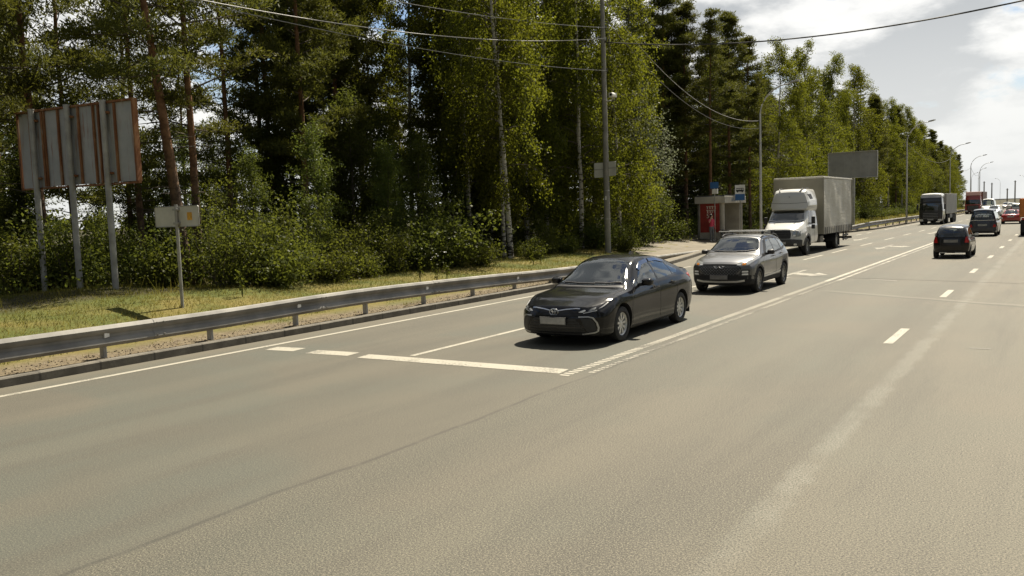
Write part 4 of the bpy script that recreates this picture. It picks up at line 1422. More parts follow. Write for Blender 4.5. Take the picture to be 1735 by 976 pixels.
        B.patch(rnd_poly([(.50, .51), (.66, .505), (.715, .41), (.725, .30), (.68, .27), (.60, .265)], .03), 'front', .003, M['black_plastic'], 'fog_recess', rt, .05, mir)
        # tail lamps
        B.patch(rnd_poly([(.42, .90), (.80, .86), (.80, .99), (.45, 1.0)], .03), 'rear', .005, M['lamp_red'], 'tail_light', rt, .04, mir)
        B.patch(rnd_poly([(4.30, .90), (4.57, .88), (4.57, .97), (4.36, .99)], .03), 'side', .005, M['lamp_red'], 'tail_light', rt, .04, mir)
    # badge of three ellipses
    b = MB()

    def ell(a, c, x0, z0, n=26):
        pts = [(x0 + a * math.cos(2 * math.pi * i / n), -.012, z0 + c * math.sin(2 * math.pi * i / n)) for i in range(n + 1)]
        b.tube(pts, .0075, 6, cap=False)
    ell(.085, .058, 0, 0); ell(.026, .054, 0, 0); ell(.052, .026, 0, .028)
    o = b.build('badge', fr, rt, 60); rt.scale = (1, 1.03, 1); rt.location.y -= .03
    h = B.bvh.ray_cast(Vector((0, -4, .612)), Vector((0, 1, 0)), 9); o.location = (0, h[0].y - .006, .612)
    h = B.bvh.ray_cast(Vector((0, -4, .47)), Vector((0, 1, 0)), 9)
    pl = plate(rt, h[0].y - .03, .462, .50, .115); pl.rotation_euler = (R(4), 0, 0)
    plate(rt, 4.63 + .01, .80, tilt=-1)
    mirror_pair(rt, .86, 1.79, 1.005, paint, (.22, .15, .145))
    four_wheels(rt, (.965, 3.665), .872, .318, .205, .205, (9, .036, .062, .028), M['silver'])
    b = MB()
    for s in (-1, 1): b.box((s * .74, 4.22, .26), (.17, .02, .20))
    b.build('mud_flap', M['black_rubber'], rt)
    b = MB()
    b.prism([(3.05, 1.44), (3.15, 1.51), (3.22, 1.50), (3.25, 1.42)], -.02, .02, 'YZ'); b.build('aerial', trim, rt)
    return rt


# ------------------------------------------------------------------ grey crossover
def crossover():
    k = .94
    rt = empty('crossover_car', (-7.82, 22.42, 0), 0, 'dark grey crossover with silver bonnet and roof bars following the black saloon', 'car')
    S = dict(L=4.10, W=.885, front_corner=.34, rear_corner=.26, Lf=.80, Lr=.6, fp=3.8, tumble=.02,
             front_z=[(.15, .14), (.25, .05), (.36, .01), (.5, .0), (.66, .0), (.78, .04), (.88, .16), (1.2, .34)],
             rear_z=[(.2, .10), (.40, .02), (.6, .0), (.85, .03), (1.1, .13), (1.4, .28), (1.7, .36)],
             ch=dict(zb=[(0, .24), (.5, .20), (2.0, .21), (3.4, .22), (4.1, .30)],
                     zs=[(0, .80), (.3, .85), (.8, .92), (1.1, .945), (1.8, .965), (2.6, .995), (3.3, 1.04), (4.1, 1.04)],
                     zt=[(0, .86), (.12, .90), (.35, .945), (.75, 1.00), (1.0, 1.03), (1.1, 1.055), (1.3, 1.18), (1.6, 1.365), (1.78, 1.46), (1.95, 1.51), (2.4, 1.545), (3.0, 1.535), (3.5, 1.49), (3.85, 1.41), (4.1, 1.32)],
                     wm=[(0, .94), (.3, .985), (.7, 1.0), (2.0, .985), (3.1, 1.0), (3.7, .985), (4.1, .93)],
                     ws=[(0, .86), (.4, .92), (.9, .95), (1.3, .94), (2.2, .925), (3.2, .935), (3.8, .90), (4.1, .85)],
                     wr=[(0, .78), (.4, .84), (.9, .875), (1.1, .86), (1.4, .79), (1.8, .70), (2.2, .685), (3.2, .68), (3.7, .665), (4.1, .64)],
                     drop=[(0, .04), (.6, .045), (1.1, .05), (1.5, .08), (2.0, .075), (3.0, .075), (3.8, .09), (4.1, .10)],
                     zm=[(0, .58), (.8, .62), (2.2, .62), (3.3, .66), (4.1, .66)]))
    B = Body(S, 84)
    paint = car_paint('grey_car_paint', (.105, .106, .109), .70, .40, .9, .05)
    B.build(paint, rt, [(.80, .34, .375, .50), (3.25, .34, .375, .50)], sill=.40, sill_mat=M['cladding'])
    B.patch(rnd_poly([(-.86, .27), (.86, .27), (.87, .50), (.50, .54), (-.50, .54), (-.87, .50)], .04), 'front', .002, M['cladding'], 'lower_bumper', rt, .05)
    trim = M['black_plastic']; G = M['glass_dark']
    dlo = rnd_poly([(1.38, .975), (1.75, 1.26), (1.98, 1.405), (2.5, 1.44), (3.1, 1.42), (3.45, 1.36), (3.68, 1.17), (3.3, 1.085), (2.4, 1.02)], .05)
    panes = [rnd_poly([(1.62, 1.015), (1.86, 1.22), (2.05, 1.375), (2.36, 1.40), (2.38, 1.04)], .03), rnd_poly([(2.45, 1.045), (2.44, 1.402), (3.02, 1.385), (3.08, 1.095)], .03), rnd_poly([(3.15, 1.105), (3.10, 1.38), (3.40, 1.32), (3.56, 1.175)], .03)]
    shield = [(-.70, 1.30), (-.40, 1.155), (0, 1.125), (.40, 1.155), (.70, 1.30), (.565, 1.78), (.25, 1.81), (0, 1.815), (-.25, 1.81), (-.565, 1.78)]
    cabin_trim(B, rt, dlo, panes, G, trim, rnd_poly(shield, .06), rnd_poly([(-.55, 1.16), (.55, 1.16), (.50, 1.42), (-.50, 1.42)], .05), 'rear')
    B.interior(rt, 1.25, .36, (2.3, 3.05), .74, 1.03)
    gap = M['dark']
    for mir in (False, True):
        s = -1 if mir else 1
        for ln in ([(1.20, .36), (1.17, .6), (1.22, .85), (1.40, .965)], [(2.42, .36), (2.40, .7), (2.42, 1.02)], [(3.10, .78), (3.12, 1.08)]):
            B.strip(ln, .010, 'side', off=.0015, mat=gap, name='door_gap', parent=rt, mirror=mir, depth=.002)
        for yy, zz in ((2.22, .93), (2.98, .965)):
            b = MB(); b.box((s * .872, yy, zz), (.035, .19, .03)); b.build('door_handle', paint, rt, 40, bevel=.01)
        B.strip([(1.22, .40), (2.0, .415), (2.85, .45)], .035, 'side', off=.008, mat=M['silver'], name='side_trim', parent=rt, mirror=mir)
        # headlamps, stacked daytime lights
        o = B.patch(rnd_poly([(.46, .775), (.50, .845), (.76, .905), (.80, .86), (.74, .77), (.56, .745)], .03), 'front', .005, M['lamp_glass'], 'headlight', rt, .04, mir)
        B.patch(rnd_poly([(.60, .765), (.69, .78), (.68, .83), (.60, .82)], .02), 'front', .009, M['lamp_amber'], 'indicator', o, .04, mir, depth=.003)
        B.patch(rnd_poly([(.47, .78), (.57, .775), (.57, .80), (.49, .80)], .01), 'front', .009, M['lamp_white'], 'lamp_lens', o, .04, mir, depth=.003)
        r = B.patch(rnd_poly([(.50, .49), (.76, .48), (.79, .66), (.60, .66)], .03), 'front', .003, trim, 'light_recess', rt, .05, mir)
        for zz in (.605, .535):
            B.patch(rnd_poly([(.60, zz - .022), (.745, zz - .022), (.745, zz + .022), (.61, zz + .022)], .012), 'front', .010, M['lamp_white'], 'daytime_light', r, .04, mir, depth=.003)
        B.patch(rnd_poly([(.44, 1.0), (.76, .96), (.76, 1.08), (.46, 1.10)], .03), 'rear', .005, M['lamp_red'], 'tail_light', rt, .04, mir)
        # roof rail
        b = MB(); pts = []
        for i in range(14):
            t = i / 13; yy = 1.95 + 1.65 * t
            h = B.bvh.ray_cast(Vector((s * .585, yy, 4)), Vector((0, 0, -1)), 9)[0].z
            pts.append((s * .585, yy, h + .01 + .045 * min(1, 6 * min(t, 1 - t))))
        b.tube(pts, .018, 6); b.build('roof_rail', M['black_plastic'], rt, 40)
    # lozenge grille with bright studs
    g = B.patch(rnd_poly([(-.60, .69), (-.49, .80), (0, .815), (.49, .80), (.60, .69), (.46, .545), (.34, .495), (-.34, .495), (-.46, .545)], .03), 'front', .004, M['dark'], 'grille', rt, .05)
    st = MB()
    for r_ in range(7):
        for c in range(-7, 8):
            zz = .525 + r_ * .038; xx = c * .078 + (.039 if r_ % 2 else 0)
            if abs(xx) > .40 + .18 * (1 - abs((zz - .68) / .17)): continue
            h = B.bvh.ray_cast(Vector((xx, -4, zz)), Vector((0, 1, 0)), 9)[0]
            st.add([(xx - .020, h.y - .008, zz), (xx, h.y - .008, zz + .010), (xx + .020, h.y - .008, zz), (xx, h.y - .008, zz - .010), (xx, h.y - .018, zz)], [(0, 1, 4), (1, 2, 4), (2, 3, 4), (3, 0, 4)])
    st.build('grille_studs', M['chrome'], g)
    b = MB()
    pts = [(.10 * math.cos(a), 0, .032 * math.sin(a)) for a in np.linspace(-.0, math.pi, 12)]
    b.tube([(-.14, 0, .02), (-.10, 0, -.02), (-.04, 0, -.02)], .008, 6); b.tube([(.14, 0, .02), (.10, 0, -.02), (.04, 0, -.02)], .008, 6)
    b.tube([(-.05, 0, -.03), (0, 0, .035), (.05, 0, -.03)], .008, 6); b.tube([(-.14, 0, .02), (-.09, 0, .032)], .008, 6); b.tube([(.14, 0, .02), (.09, 0, .032)], .008, 6)
    o = b.build('badge', M['chrome'], rt, 60); h = B.bvh.ray_cast(Vector((0, -4, .72)), Vector((0, 1, 0)), 9)[0]; o.location = (0, h.y - .022, .725)
    h = B.bvh.ray_cast(Vector((0, -4, .45)), Vector((0, 1, 0)), 9)[0]
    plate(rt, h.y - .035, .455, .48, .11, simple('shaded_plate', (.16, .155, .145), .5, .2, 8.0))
    B.patch(rnd_poly([(-.62, .30), (.62, .30), (.70, .40), (.40, .395), (-.40, .395), (-.70, .40)], .03), 'front', .004, trim, 'lower_grille', rt, .05)
    B.strip([(-.66, .365), (-.45, .335), (0, .325), (.45, .335), (.66, .365)], .045, 'front', off=.014, mat=M['silver'], name='skid_plate', parent=rt)
    B.strip([(-.74, .62), (-.755, .8), (-.74, 1.12)], .012, 'top', off=.0012, mat=gap, name='bonnet_gap', parent=rt, depth=.002)
    B.strip([(.74, .62), (.755, .8), (.74, 1.12)], .012, 'top', off=.0012, mat=gap, name='bonnet_gap', parent=rt, depth=.002)
    B.strip([(-.70, 1.20), (-.35, 1.105), (0, 1.075), (.35, 1.105), (.70, 1.20)], .05, 'top', off=.003, mat=trim, name='cowl', parent=rt)
    wiper(B, rt, [[(-.55, 1.23), (-.2, 1.17), (.12, 1.165)], [(.10, 1.18), (.36, 1.19), (.62, 1.27)]])
    mirror_pair(rt, .85, 1.56, 1.065, trim, (.21, .14, .145))
    for yy in (2.02, 2.95):                                       # cross bars of the rack
        b = MB(); b.box((0, yy, 1.632), (1.36, .075, .026)); c = b.build('roof_bar', M['silver'], rt, 40, bevel=.008)
        b = MB()
        for s in (-1, 1): b.box((s * .60, yy, 1.585), (.07, .06, .08))
        b.build('bar_foot', trim, c)
    four_wheels(rt, (.80, 3.25), .878, .332, .232, .22, (10, .05, .045, .02), simple('two_tone_alloy', (.20, .20, .195), .3, .4, 18.0, 0, Metallic=.6))
    return rt


# ------------------------------------------------------------------ white box truck
def box_truck():
    rt = empty('box_truck', (-10.98, 39.95, 0), 0, 'white cab-over-bonnet truck with a high roof pod and tall beige curtain-sided box', 'truck')
    S = dict(L=2.95, W=.985, front_corner=.40, rear_corner=.0, Lf=.95, Lr=.3, fp=4.0, tumble=.02,
             front_z=[(.4, .06), (.6, .0), (.9, .02), (1.15, .06), (1.35, .14), (1.5, .28), (2.2, .4)],
             rear_z=[(.3, 0), (2.5, 0)],
             ch=dict(zb=[(0, .44), (.6, .42), (1.7, .46), (2.95, .50)],
                     zs=[(0, 1.10), (.3, 1.18), (.7, 1.28), (1.0, 1.34), (1.5, 1.36), (2.95, 1.38)],
                     zt=[(0, 1.22), (.15, 1.30), (.4, 1.41), (.75, 1.52), (.92, 1.58), (1.1, 1.72), (1.4, 1.98), (1.6, 2.13), (1.75, 2.19), (2.1, 2.22), (2.95, 2.22)],
                     wm=[(0, .90), (.3, .97), (.7, 1.0), (2.95, 1.0)],
                     ws=[(0, .82), (.4, .90), (.8, .94), (1.2, .96), (2.95, .97)],
                     wr=[(0, .72), (.4, .78), (.8, .84), (1.1, .86), (1.6, .85), (2.0, .85), (2.95, .85)],
                     drop=[(0, .06), (.8, .07), (1.2, .10), (1.8, .10), (2.95, .10)],
                     zm=[(0, .8), (2.95, .85)]))
    B = Body(S, 70)
    paint = car_paint('white_truck_paint', (.56, .56, .53), 0.0, .3, .8, .12)
    B.build(paint, rt, [(1.05, .42, .50, .50)], name='cab')
    G = M['glass_dark']; trim = M['black_plastic']
    B.patch(rnd_poly([(-.80, 1.10), (-.45, .99), (0, .965), (.45, .99), (.80, 1.10), (.70, 1.58), (.3, 1.62), (0, 1.625), (-.3, 1.62), (-.70, 1.58)], .06), 'top', .004, G, 'windshield', rt, .06)
    for mir in (False, True):
        s = -1 if mir else 1
        B.patch(rnd_poly([(1.32, 1.40), (1.42, 1.58), (1.72, 2.03), (2.22, 2.06), (2.24, 1.42)], .06), 'side', .005, G, 'side_window', rt, .06, mir)
        B.strip([(1.58, .50), (1.55, .9), (1.40, 1.2), (1.28, 1.40), (1.65, 2.08), (2.28, 2.11), (2.32, 1.4), (2.32, .50)], .014, 'side', off=.002, mat=M['dark'], name='door_gap', parent=rt, mirror=mir, depth=.002)
        b = MB(); b.box((s * .985, 2.16, 1.26), (.04, .16, .05)); b.build('door_handle', trim, rt, bevel=.01)
        o = B.patch(rnd_poly([(.50, .98), (.54, 1.10), (.84, 1.16), (.86, .90), (.58, .86)], .05), 'front', .005, M['lamp_glass'], 'headlight', rt, .05, mir)
        B.patch(rnd_poly([(.56, .89), (.66, .90), (.66, .98), (.56, .98)], .03), 'front', .01, M['lamp_white'], 'lamp_lens', o, .05, mir, depth=.004)
        B.patch(rnd_poly([(.60, 1.20), (.76, 1.24), (.76, 1.27), (.60, 1.235)], .01), 'front', .008, M['lamp_white'], 'marker_light', rt, .05, mir, depth=.004)
        # dark arch flare
        pts = [(1.05 + .55 * math.cos(a), .42 + .55 * math.sin(a)) for a in np.linspace(R(5), R(172), 16)]
        B.strip(pts, .11, 'side', off=.022, mat=M['grey_plastic'], name='arch_flare', parent=rt, mirror=mir)
        # big door mirrors
        b = MB(); b.box((s * 1.12, 1.50, 1.62), (.17, .10, .34)); o = b.build('mirror', trim, rt, 40, bevel=.03)
        b = MB(); b.box((s * 1.12, 1.50, 1.31), (.16, .10, .20)); b.build('mirror_lower', trim, o, 40, bevel=.03)
        b = MB(); b.bar((s * .94, 1.52, 1.48), (s * 1.10, 1.50, 1.46), .05, .05); b.build('mirror_arm', trim, o)
    B.patch(rnd_poly([(-.45, .80), (.45, .80), (.47, 1.02), (.40, 1.24), (-.40, 1.24), (-.47, 1.02)], .05), 'front', .006, trim, 'grille', rt, .06)
    for k in range(4): B.strip([(-.42, .88 + k * .09), (0, .88 + k * .09), (.42, .88 + k * .09)], .022, 'front', off=.02, mat=M['grey_plastic'], name='grille_slat', parent=rt, res=.08, depth=.0)
    B.patch(rnd_poly([(-.88, .45), (.88, .45), (.90, .74), (.45, .78), (-.45, .78), (-.90, .74)], .05), 'front', .03, M['grey_plastic'], 'bumper', rt, .06, depth=.03)
    B.patch(rnd_poly([(.58, .50), (.70, .50), (.70, .58), (.58, .58)], .03), 'front', .036, M['lamp_white'], 'fog_lamp', rt, .05, depth=.003)
    B.patch(rnd_poly([(-.70, .50), (-.58, .50), (-.58, .58), (-.70, .58)], .03), 'front', .036, M['lamp_white'], 'fog_lamp', rt, .05, depth=.003)
    B.strip([(-.84, 1.03), (-.42, .915), (0, .885), (.42, .915), (.84, 1.03)], .06, 'top', off=.003, mat=trim, name='cowl', parent=rt)
    plate(rt, -.05, .60, .5, .112)
    # sleeper pod
    S2 = dict(L=1.75, W=.91, front_corner=.16, rear_corner=.0, Lf=.7, Lr=.3, fp=4.0, tumble=.01,
              front_z=[(2.0, .0), (2.15, .0), (2.4, .05), (2.75, .15), (2.95, .25), (3.2, .34)], rear_z=[(2, 0), (3.3, 0)],
              ch=dict(zb=[(0, 2.12), (.4, 2.0), (1.75, 2.0)], zs=[(0, 2.50), (.5, 2.58), (1.75, 2.62)], zt=[(0, 2.96), (.25, 3.04), (.6, 3.11), (1.75, 3.13)],
                      wm=[(0, .95), (.4, .99), (1.75, 1.0)], ws=[(0, .91), (.4, .95), (1.75, .96)], wr=[(0, .74), (.4, .80), (1.75, .82)], drop=[(0, .07), (1.75, .09)], zm=[(0, 2.28), (1.75, 2.3)]))
    P = Body(S2, 44)
    P.bm.transform(Matrix.Translation((0, 1.40, 0))); P.bvh = BVHTree.FromBMesh(P.bm)
    P.build(paint, rt, [], name='roof_pod')
    P.o.data.materials[1] = paint
    for mir in (False, True):
        s = -1 if mir else 1
        P.patch(rnd_poly([(1.75, 2.84), (2.35, 2.86), (2.5, 2.62), (2.0, 2.60)], .05), 'side', .004, trim, 'pod_vent', rt, .06, mir)
    P.strip([(-.88, 2.46), (-.4, 2.43), (0, 2.425), (.4, 2.43), (.88, 2.46)], .016, 'front', off=.002, mat=M['grey_plastic'], name='pod_seam', parent=rt, depth=.002)
    b = MB(); b.tube([(-.02, 0, -.04), (0.02, 0, .0), (-.015, 0, .05)], .010, 6); o = b.build('badge', M['grey_plastic'], rt)
    h = P.bvh.ray_cast(Vector((0, -4, 2.72)), Vector((0, 1, 0)), 9)[0]; o.location = (0, h.y - .006, 2.72)
    b = MB()
    for s in (-1, 1): b.tube([(s * .45, 1.62, 2.98), (s * .55, 1.9, 3.12), (s * .62, 2.6, 3.14)], .025, 6)
    b.build('pod_rail', M['grey_plastic'], rt, 40)
    # box
    cx = -.16
    tarp, t = new_mat('curtain_tarpaulin')
    co = t.coord('Object'); x_, y_, z_ = t.xyz(co)
    n = t.noise(co, 1.1, 4.0); n2 = t.noise(t.n('ShaderNodeVectorMath', operation='MULTIPLY', ins={0: co, 1: (1, .5, 3.0)}).outputs[0], 2.6, 4.0)
    c = t.mix(t.ramp(n, .35, .65), (.44, .42, .355), (.54, .52, .45)); c = t.mix(t.math('MULTIPLY', t.ramp(n2, .56, .66), .35), c, (.62, .60, .54)); c = t.mix(t.math('MULTIPLY', t.ramp(z_, 1.5, .85), .25), c, (.30, .27, .21))
    bp = t.n('ShaderNodeBump', ins={'Strength': .6, 'Distance': .03, 'Height': t.math('ADD', n2, t.math('MULTIPLY', t.math('SINE', t.math('MULTIPLY', y_, 5.2)), .08))})
    p = principled(t, c, .55); t.t.links.new(bp.outputs[0], p.inputs['Normal']); t.out(p)
    front = simple('box_front_panel', (.27, .255, .20), .55, .10, .8)
    y0, y1, z0, z1, hw = 3.85, 10.65, .86, 3.68, 1.20
    b = MB(); b.box((cx, y0 + .02, (z0 + z1) / 2), (2 * hw - .02, .06, z1 - z0)); b.build('box_front', front, rt, bevel=.02)
    b = MB(); b.box((cx, (y0 + y1) / 2, z0 + .06), (2 * hw - .06, y1 - y0, .14)); b.build('box_floor', M['grey_plastic'], rt)
    b = MB(); b.box((cx, y1, (z0 + z1) / 2), (2 * hw - .02, .06, z1 - z0)); b.build('box_rear', front, rt, bevel=.02)
    b = MB(); b.box((cx, (y0 + y1) / 2, z1 - .01), (2 * hw + .02, y1 - y0 + .04, .09)); b.build('box_roof', simple('roof_edge_cream', (.62, .60, .53), .5), rt, bevel=.02)
    for s in (-1, 1):
        V = []; F = []
        ny, nz = 90, 26
        rg = random.Random(11 + s)
        for i in range(ny + 1):
            yy = y0 + .07 + (y1 - y0 - .14) * i / ny
            for j in range(nz + 1):
                zz = z0 + (z1 - .07 - z0) * j / nz
                bul = .007 * math.sin(yy * 5.2) * math.sin(math.pi * j / nz) + .012 * math.sin(yy * 2.1 + zz * 2.4)
                V.append((cx + s * (hw + bul), yy, zz))
        for i in range(ny):
            for j in range(nz):
                a = i * (nz + 1) + j; F.append((a, a + 1, a + nz + 2, a + nz + 1) if s > 0 else (a, a + nz + 1, a + nz + 2, a + 1))
        cu = raw_mesh('curtain', np.array(V), np.array(F), tarp, rt, smooth=True)
        for k in range(16):
            b = MB(); yy = y0 + .3 + k * .415
            b.add([(cx + s * (hw + .030), yy, z0 + .34), (cx + s * (hw + .030), yy + .09, z0 + .34), (cx + s * (hw + .026), yy + .17, z0 - .02), (cx + s * (hw + .026), yy + .08, z0 - .02)], [(0, 1, 2, 3)])
            b.add([(cx + s * (hw + .012), yy, z0 + .34), (cx + s * (hw + .012), yy + .09, z0 + .34), (cx + s * (hw + .012), yy + .17, z0 - .02), (cx + s * (hw + .012), yy + .08, z0 - .02)], [(3, 2, 1, 0)])
            b.build('strap', M['black_plastic'], cu)
        b = MB(); b.box((cx + s * (hw - .0), y0 + .035, (z0 + z1) / 2), (.06, .08, z1 - z0)); b.build('corner_post', front, rt, bevel=.01); b = MB(); b.box((cx + s * (hw - .0), y1 - .035, (z0 + z1) / 2), (.06, .08, z1 - z0)); b.build('corner_post', front, rt, bevel=.01)
        b = MB(); b.box((cx + s * 1.05, 9.7, .62), (.05, 1.3, .10)); b.box((cx + s * 1.05, 9.7, .42), (.05, 1.3, .08)); b.box((cx + s * 1.0, 9.4, .58), (.06, .06, .5)); b.box((cx + s * 1.0, 10.1, .58), (.06, .06, .5)); b.build('side_guard', M['black_plastic'], rt)
        b = MB(); b.box((cx + s * .80, 4.55, .60), (.36, .70, .34)); b.build('tank', simple('fuel_tank_%d' % (s + 1), (.18, .17, .15), .6), rt, 40, bevel=.05)
    b = MB()
    for s in (-1, 1): b.box((s * .40, 6.3, .66), (.09, 8.0, .20))
    for yy in (4.5, 6.2, 8.2, 10.2): b.box((0, yy, .66), (.8, .08, .12))
    b.box((0, 10.55, .46), (2.1, .08, .12)); b.tube([(0, 3, .45), (0, 7.1, .42)], .06, 8); b.box((0, 7.15, .40), (1.5, .16, .16))
    b.build('chassis', M['dark'], rt)
    for y, in ((1.05,),):
        for s in (-1, 1): make_wheel(rt, s * .855, y, .40, .225, .24, (6, .07, .10, .05), s, M['steel_post'])
    for s in (-1, 1):
        make_wheel(rt, s * .86, 7.15, .40, .225, .24, (6, .09, .14, .02), s, M['steel_post'])
        make_wheel(rt, s * .59, 7.15, .40, .225, .24, (6, .09, .14, .02), s, M['steel_post'])
        b = MB(); pts = [(7.15 + .52 * math.cos(a), .40 + .52 * math.sin(a)) for a in np.linspace(R(20), R(180), 12)]
        sp = strip_poly(pts, .03); b.prism(sp, s * .45, s * 1.02, 'YZ'); b.build('mudguard', M['black_plastic'], rt)
        b = MB(); b.box((s * .74, 7.74, .40), (.5, .02, .5)); b.build('mud_flap', M['black_rubber'], rt)
    return rt


# ------------------------------------------------------------------ small cars further off
def small_car(name, label, loc, rz, P, paint, group=None):
    """P: length, width, height, hood length, style values"""
    L, W, H = P['L'], P['W'] / 2, P['H']; bz = P.get('belt', .58) * H; hatch = P.get('hatch', True)
    rt = empty(name, loc, rz, label, 'car', group)
    hd, ws_, rf = P.get('hood', .24) * L, P.get('roof0', .42) * L, P.get('roof1', .86) * L
    tr = P.get('trunk', .98) * L
    zt = [(0, bz * .80), (.12, bz * .88), (hd * .6, bz * 1.03), (hd, bz * 1.10), (ws_ * .85 + hd * .15, H * .90), (ws_ + .1, H * .985), ((ws_ + rf) / 2, H), (rf, H * .965)]
    if hatch: zt += [(L * .97, H * .86), (L, H * .78)]
    else: zt += [(tr, bz * 1.14), (L - .05, bz * 1.10), (L, bz * 1.02)]
    S = dict(L=L, W=W, front_corner=.30, rear_corner=.22, Lf=.75, Lr=.5, fp=3.6, rp=4, tumble=.02,
             front_z=[(.15, .08), (.3, .0), (.55, .0), (bz * .8, .06), (bz, .2), (H, .34)],
             rear_z=[(.15, .10), (.3, .02), (.5, .0), (bz, .02), (bz * 1.2, .07 if hatch else .1), (H, .24)],
             ch=dict(zb=[(0, .22), (.5, .18), (L - .6, .19), (L, .26)],
                     zs=[(0, bz * .72), (.4, bz * .86), (hd, bz * .96), (L * .6, bz * 1.0), (L, bz * 1.03)], zt=zt,
                     wm=[(0, .93), (.4, 1.0), (L - .5, 1.0), (L, .95)], ws=[(0, .85), (.5, .94), (L * .5, .93), (L - .4, .92), (L, .88)],
                     wr=[(0, .76), (hd * .8, .86), (hd, .86), (ws_, .72), (rf, .70), (L, .70 if hatch else .76)],
                     drop=[(0, .04), (hd, .05), (ws_, .08), (rf, .08), (L, .07)], zm=[(0, bz * .6), (L, bz * .66)]))
    B = Body(S, 60)
    wr_, ax = P.get('wheel', .29), (.17 * L, .17 * L + P.get('wb', .61) * L)
    B.build(paint, rt, [(a, wr_ + .01, wr_ + .05, W * .55) for a in ax])
    G = M['glass_dark']; trim = M['black_plastic']
    zb_, zt_ = bz * 1.035, H * .915
    a0 = hd + .35 * (ws_ - hd); rr = rf if hatch else rf - .05 * L
    end = L * (.93 if hatch else .80)
    dlo = rnd_poly([(a0 - .05, zb_ - .01), (ws_ + .04, zt_), (rr, zt_ - .01), (end, (zb_ + zt_) / 2), (end - .05, zb_ + .02)], .05)
    mid = (a0 + end) / 2 + .1
    panes = [rnd_poly([(a0 + .14, zb_ + .02), (ws_ + .12, zt_ - .03), (mid - .03, zt_ - .03), (mid - .03, zb_ + .02)], .03), rnd_poly([(mid + .03, zb_ + .02), (mid + .03, zt_ - .03), (rr - .04, zt_ - .04), (end - .10, zb_ + .04)], .03)]
    sh = [(-.78 * W, hd + .16), (-.4 * W, hd + .06), (0, hd + .03), (.4 * W, hd + .06), (.78 * W, hd + .16), (.66 * W, ws_ + .02), (0, ws_ + .05), (-.66 * W, ws_ + .02)]
    cabin_trim(B, rt, dlo, panes, G, trim, rnd_poly(sh, .05))
    B.interior(rt, hd + .16, .28, (hd + 1.05, hd + 1.7), W * .82, bz * 1.06)
    z1 = H * .90
    if hatch: B.pane(rnd_poly([(-.74 * W, bz * 1.10), (.74 * W, bz * 1.10), (.66 * W, z1), (-.66 * W, z1)], .06), 'rear', rt, 'rear_window', trim, .05)
    else: B.pane(rnd_poly([(-.58 * W, rf + .05), (.58 * W, rf + .05), (.70 * W, tr - .06), (-.70 * W, tr - .06)], .05), 'top', rt, 'rear_window', trim, .05)
    for mir in (False, True):
        B.patch(rnd_poly([(.52 * W, bz * .74), (.56 * W, bz * .86), (.88 * W, bz * .94), (.88 * W, bz * .78)], .03), 'front', .006, M['lamp_glass'], 'headlight', rt, .06, mir)
        ty0, ty1 = P.get('tail', (.80, 1.08))
        B.patch(rnd_poly([(.70 * W, bz * ty0), (.93 * W, bz * ty0), (.88 * W, bz * ty1), (.76 * W, bz * ty1)], .03), 'rear', .008, M['lamp_red'], 'tail_light', rt, .06, mir)
        B.strip([(mid, .26), (mid, zb_)], .012, 'side', off=.0015, mat=M['dark'], name='door_gap', parent=rt, mirror=mir, depth=.002)
    B.patch(rnd_poly([(-.5 * W, bz * .5), (.5 * W, bz * .5), (.55 * W, bz * .74), (-.55 * W, bz * .74)], .04), 'front', .004, trim, 'grille', rt, .08)
    B.patch(rnd_poly([(-.7 * W, .22), (.7 * W, .22), (.7 * W, .33), (-.7 * W, .33)], .03), 'rear', .006, trim, 'rear_bumper', rt, .08)
    plate(rt, -.02, bz * .42)
    h = B.bvh.ray_cast(Vector((0, L + 4, P.get('plate_z', bz * .86))), Vector((0, -1, 0)), 9)[0]
    plate(rt, h.y + .02, P.get('plate_z', bz * .86), tilt=-1, mat=P.get('plate_mat'))
    mirror_pair(rt, W * .96, ws_ - .12, bz * 1.13, P.get('mirror', paint), (.17, .12, .12))
    four_wheels(rt, ax, W * .985, wr_, wr_ * .62, .18, (7, .05, .07, .02), M['silver'])
    return rt, B


saloon(); crossover(); box_truck()

PI = math.pi
# black hatchback driving away
rt, B = small_car('hatchback_car', 'small black hatchback driving away, seen from behind, nearest in the right-hand lanes', (-3.74, 38.1 + 3.2, 0), PI,
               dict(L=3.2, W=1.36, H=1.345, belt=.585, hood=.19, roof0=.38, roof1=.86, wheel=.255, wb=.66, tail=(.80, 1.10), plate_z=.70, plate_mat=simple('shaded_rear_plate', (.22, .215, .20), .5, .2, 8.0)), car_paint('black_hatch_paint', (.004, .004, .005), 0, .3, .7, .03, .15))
b = MB()
for s in (-1, 1): b.box((s * .28, 3.15, .235), (.26, .03, .035))
b.build('bumper_trim', M['silver'], rt)

# dark blue van driving away
van_p = car_paint('dark_blue_van_paint', (.012, .018, .036), 0, .35, .6, .06)
rt, B = small_car('van', 'dark blue van with white lettering on its back window, ahead of the black hatchback', (-4.18, 60.4 + 4.3, 0), PI,
               dict(L=4.3, W=1.56, H=1.72, belt=.54, hood=.12, roof0=.26, roof1=.97, wheel=.30, wb=.62, tail=(.62, .80), plate_z=.72, plate_mat=simple('van_plate', (.30, .30, .28), .5)), van_p)
rt['category'] = 'van'
rg = random.Random(5); L_ = MB(); x = -.34
for k in range(5):                                              # white sticker script, too soft to read
    w_ = rg.uniform(.09, .15); yy = 4.30
    L_.box((x + .02, yy, 1.30), (.03, .012, .20)); L_.box((x + w_ / 2, yy, 1.30 + rg.choice((-.07, .0, .08))), (w_, .012, .035)); L_.box((x + w_ - .01, yy, 1.27), (.03, .012, .14)); x += w_ + .03
st = L_.build('window_sticker', M['lamp_white'], rt)
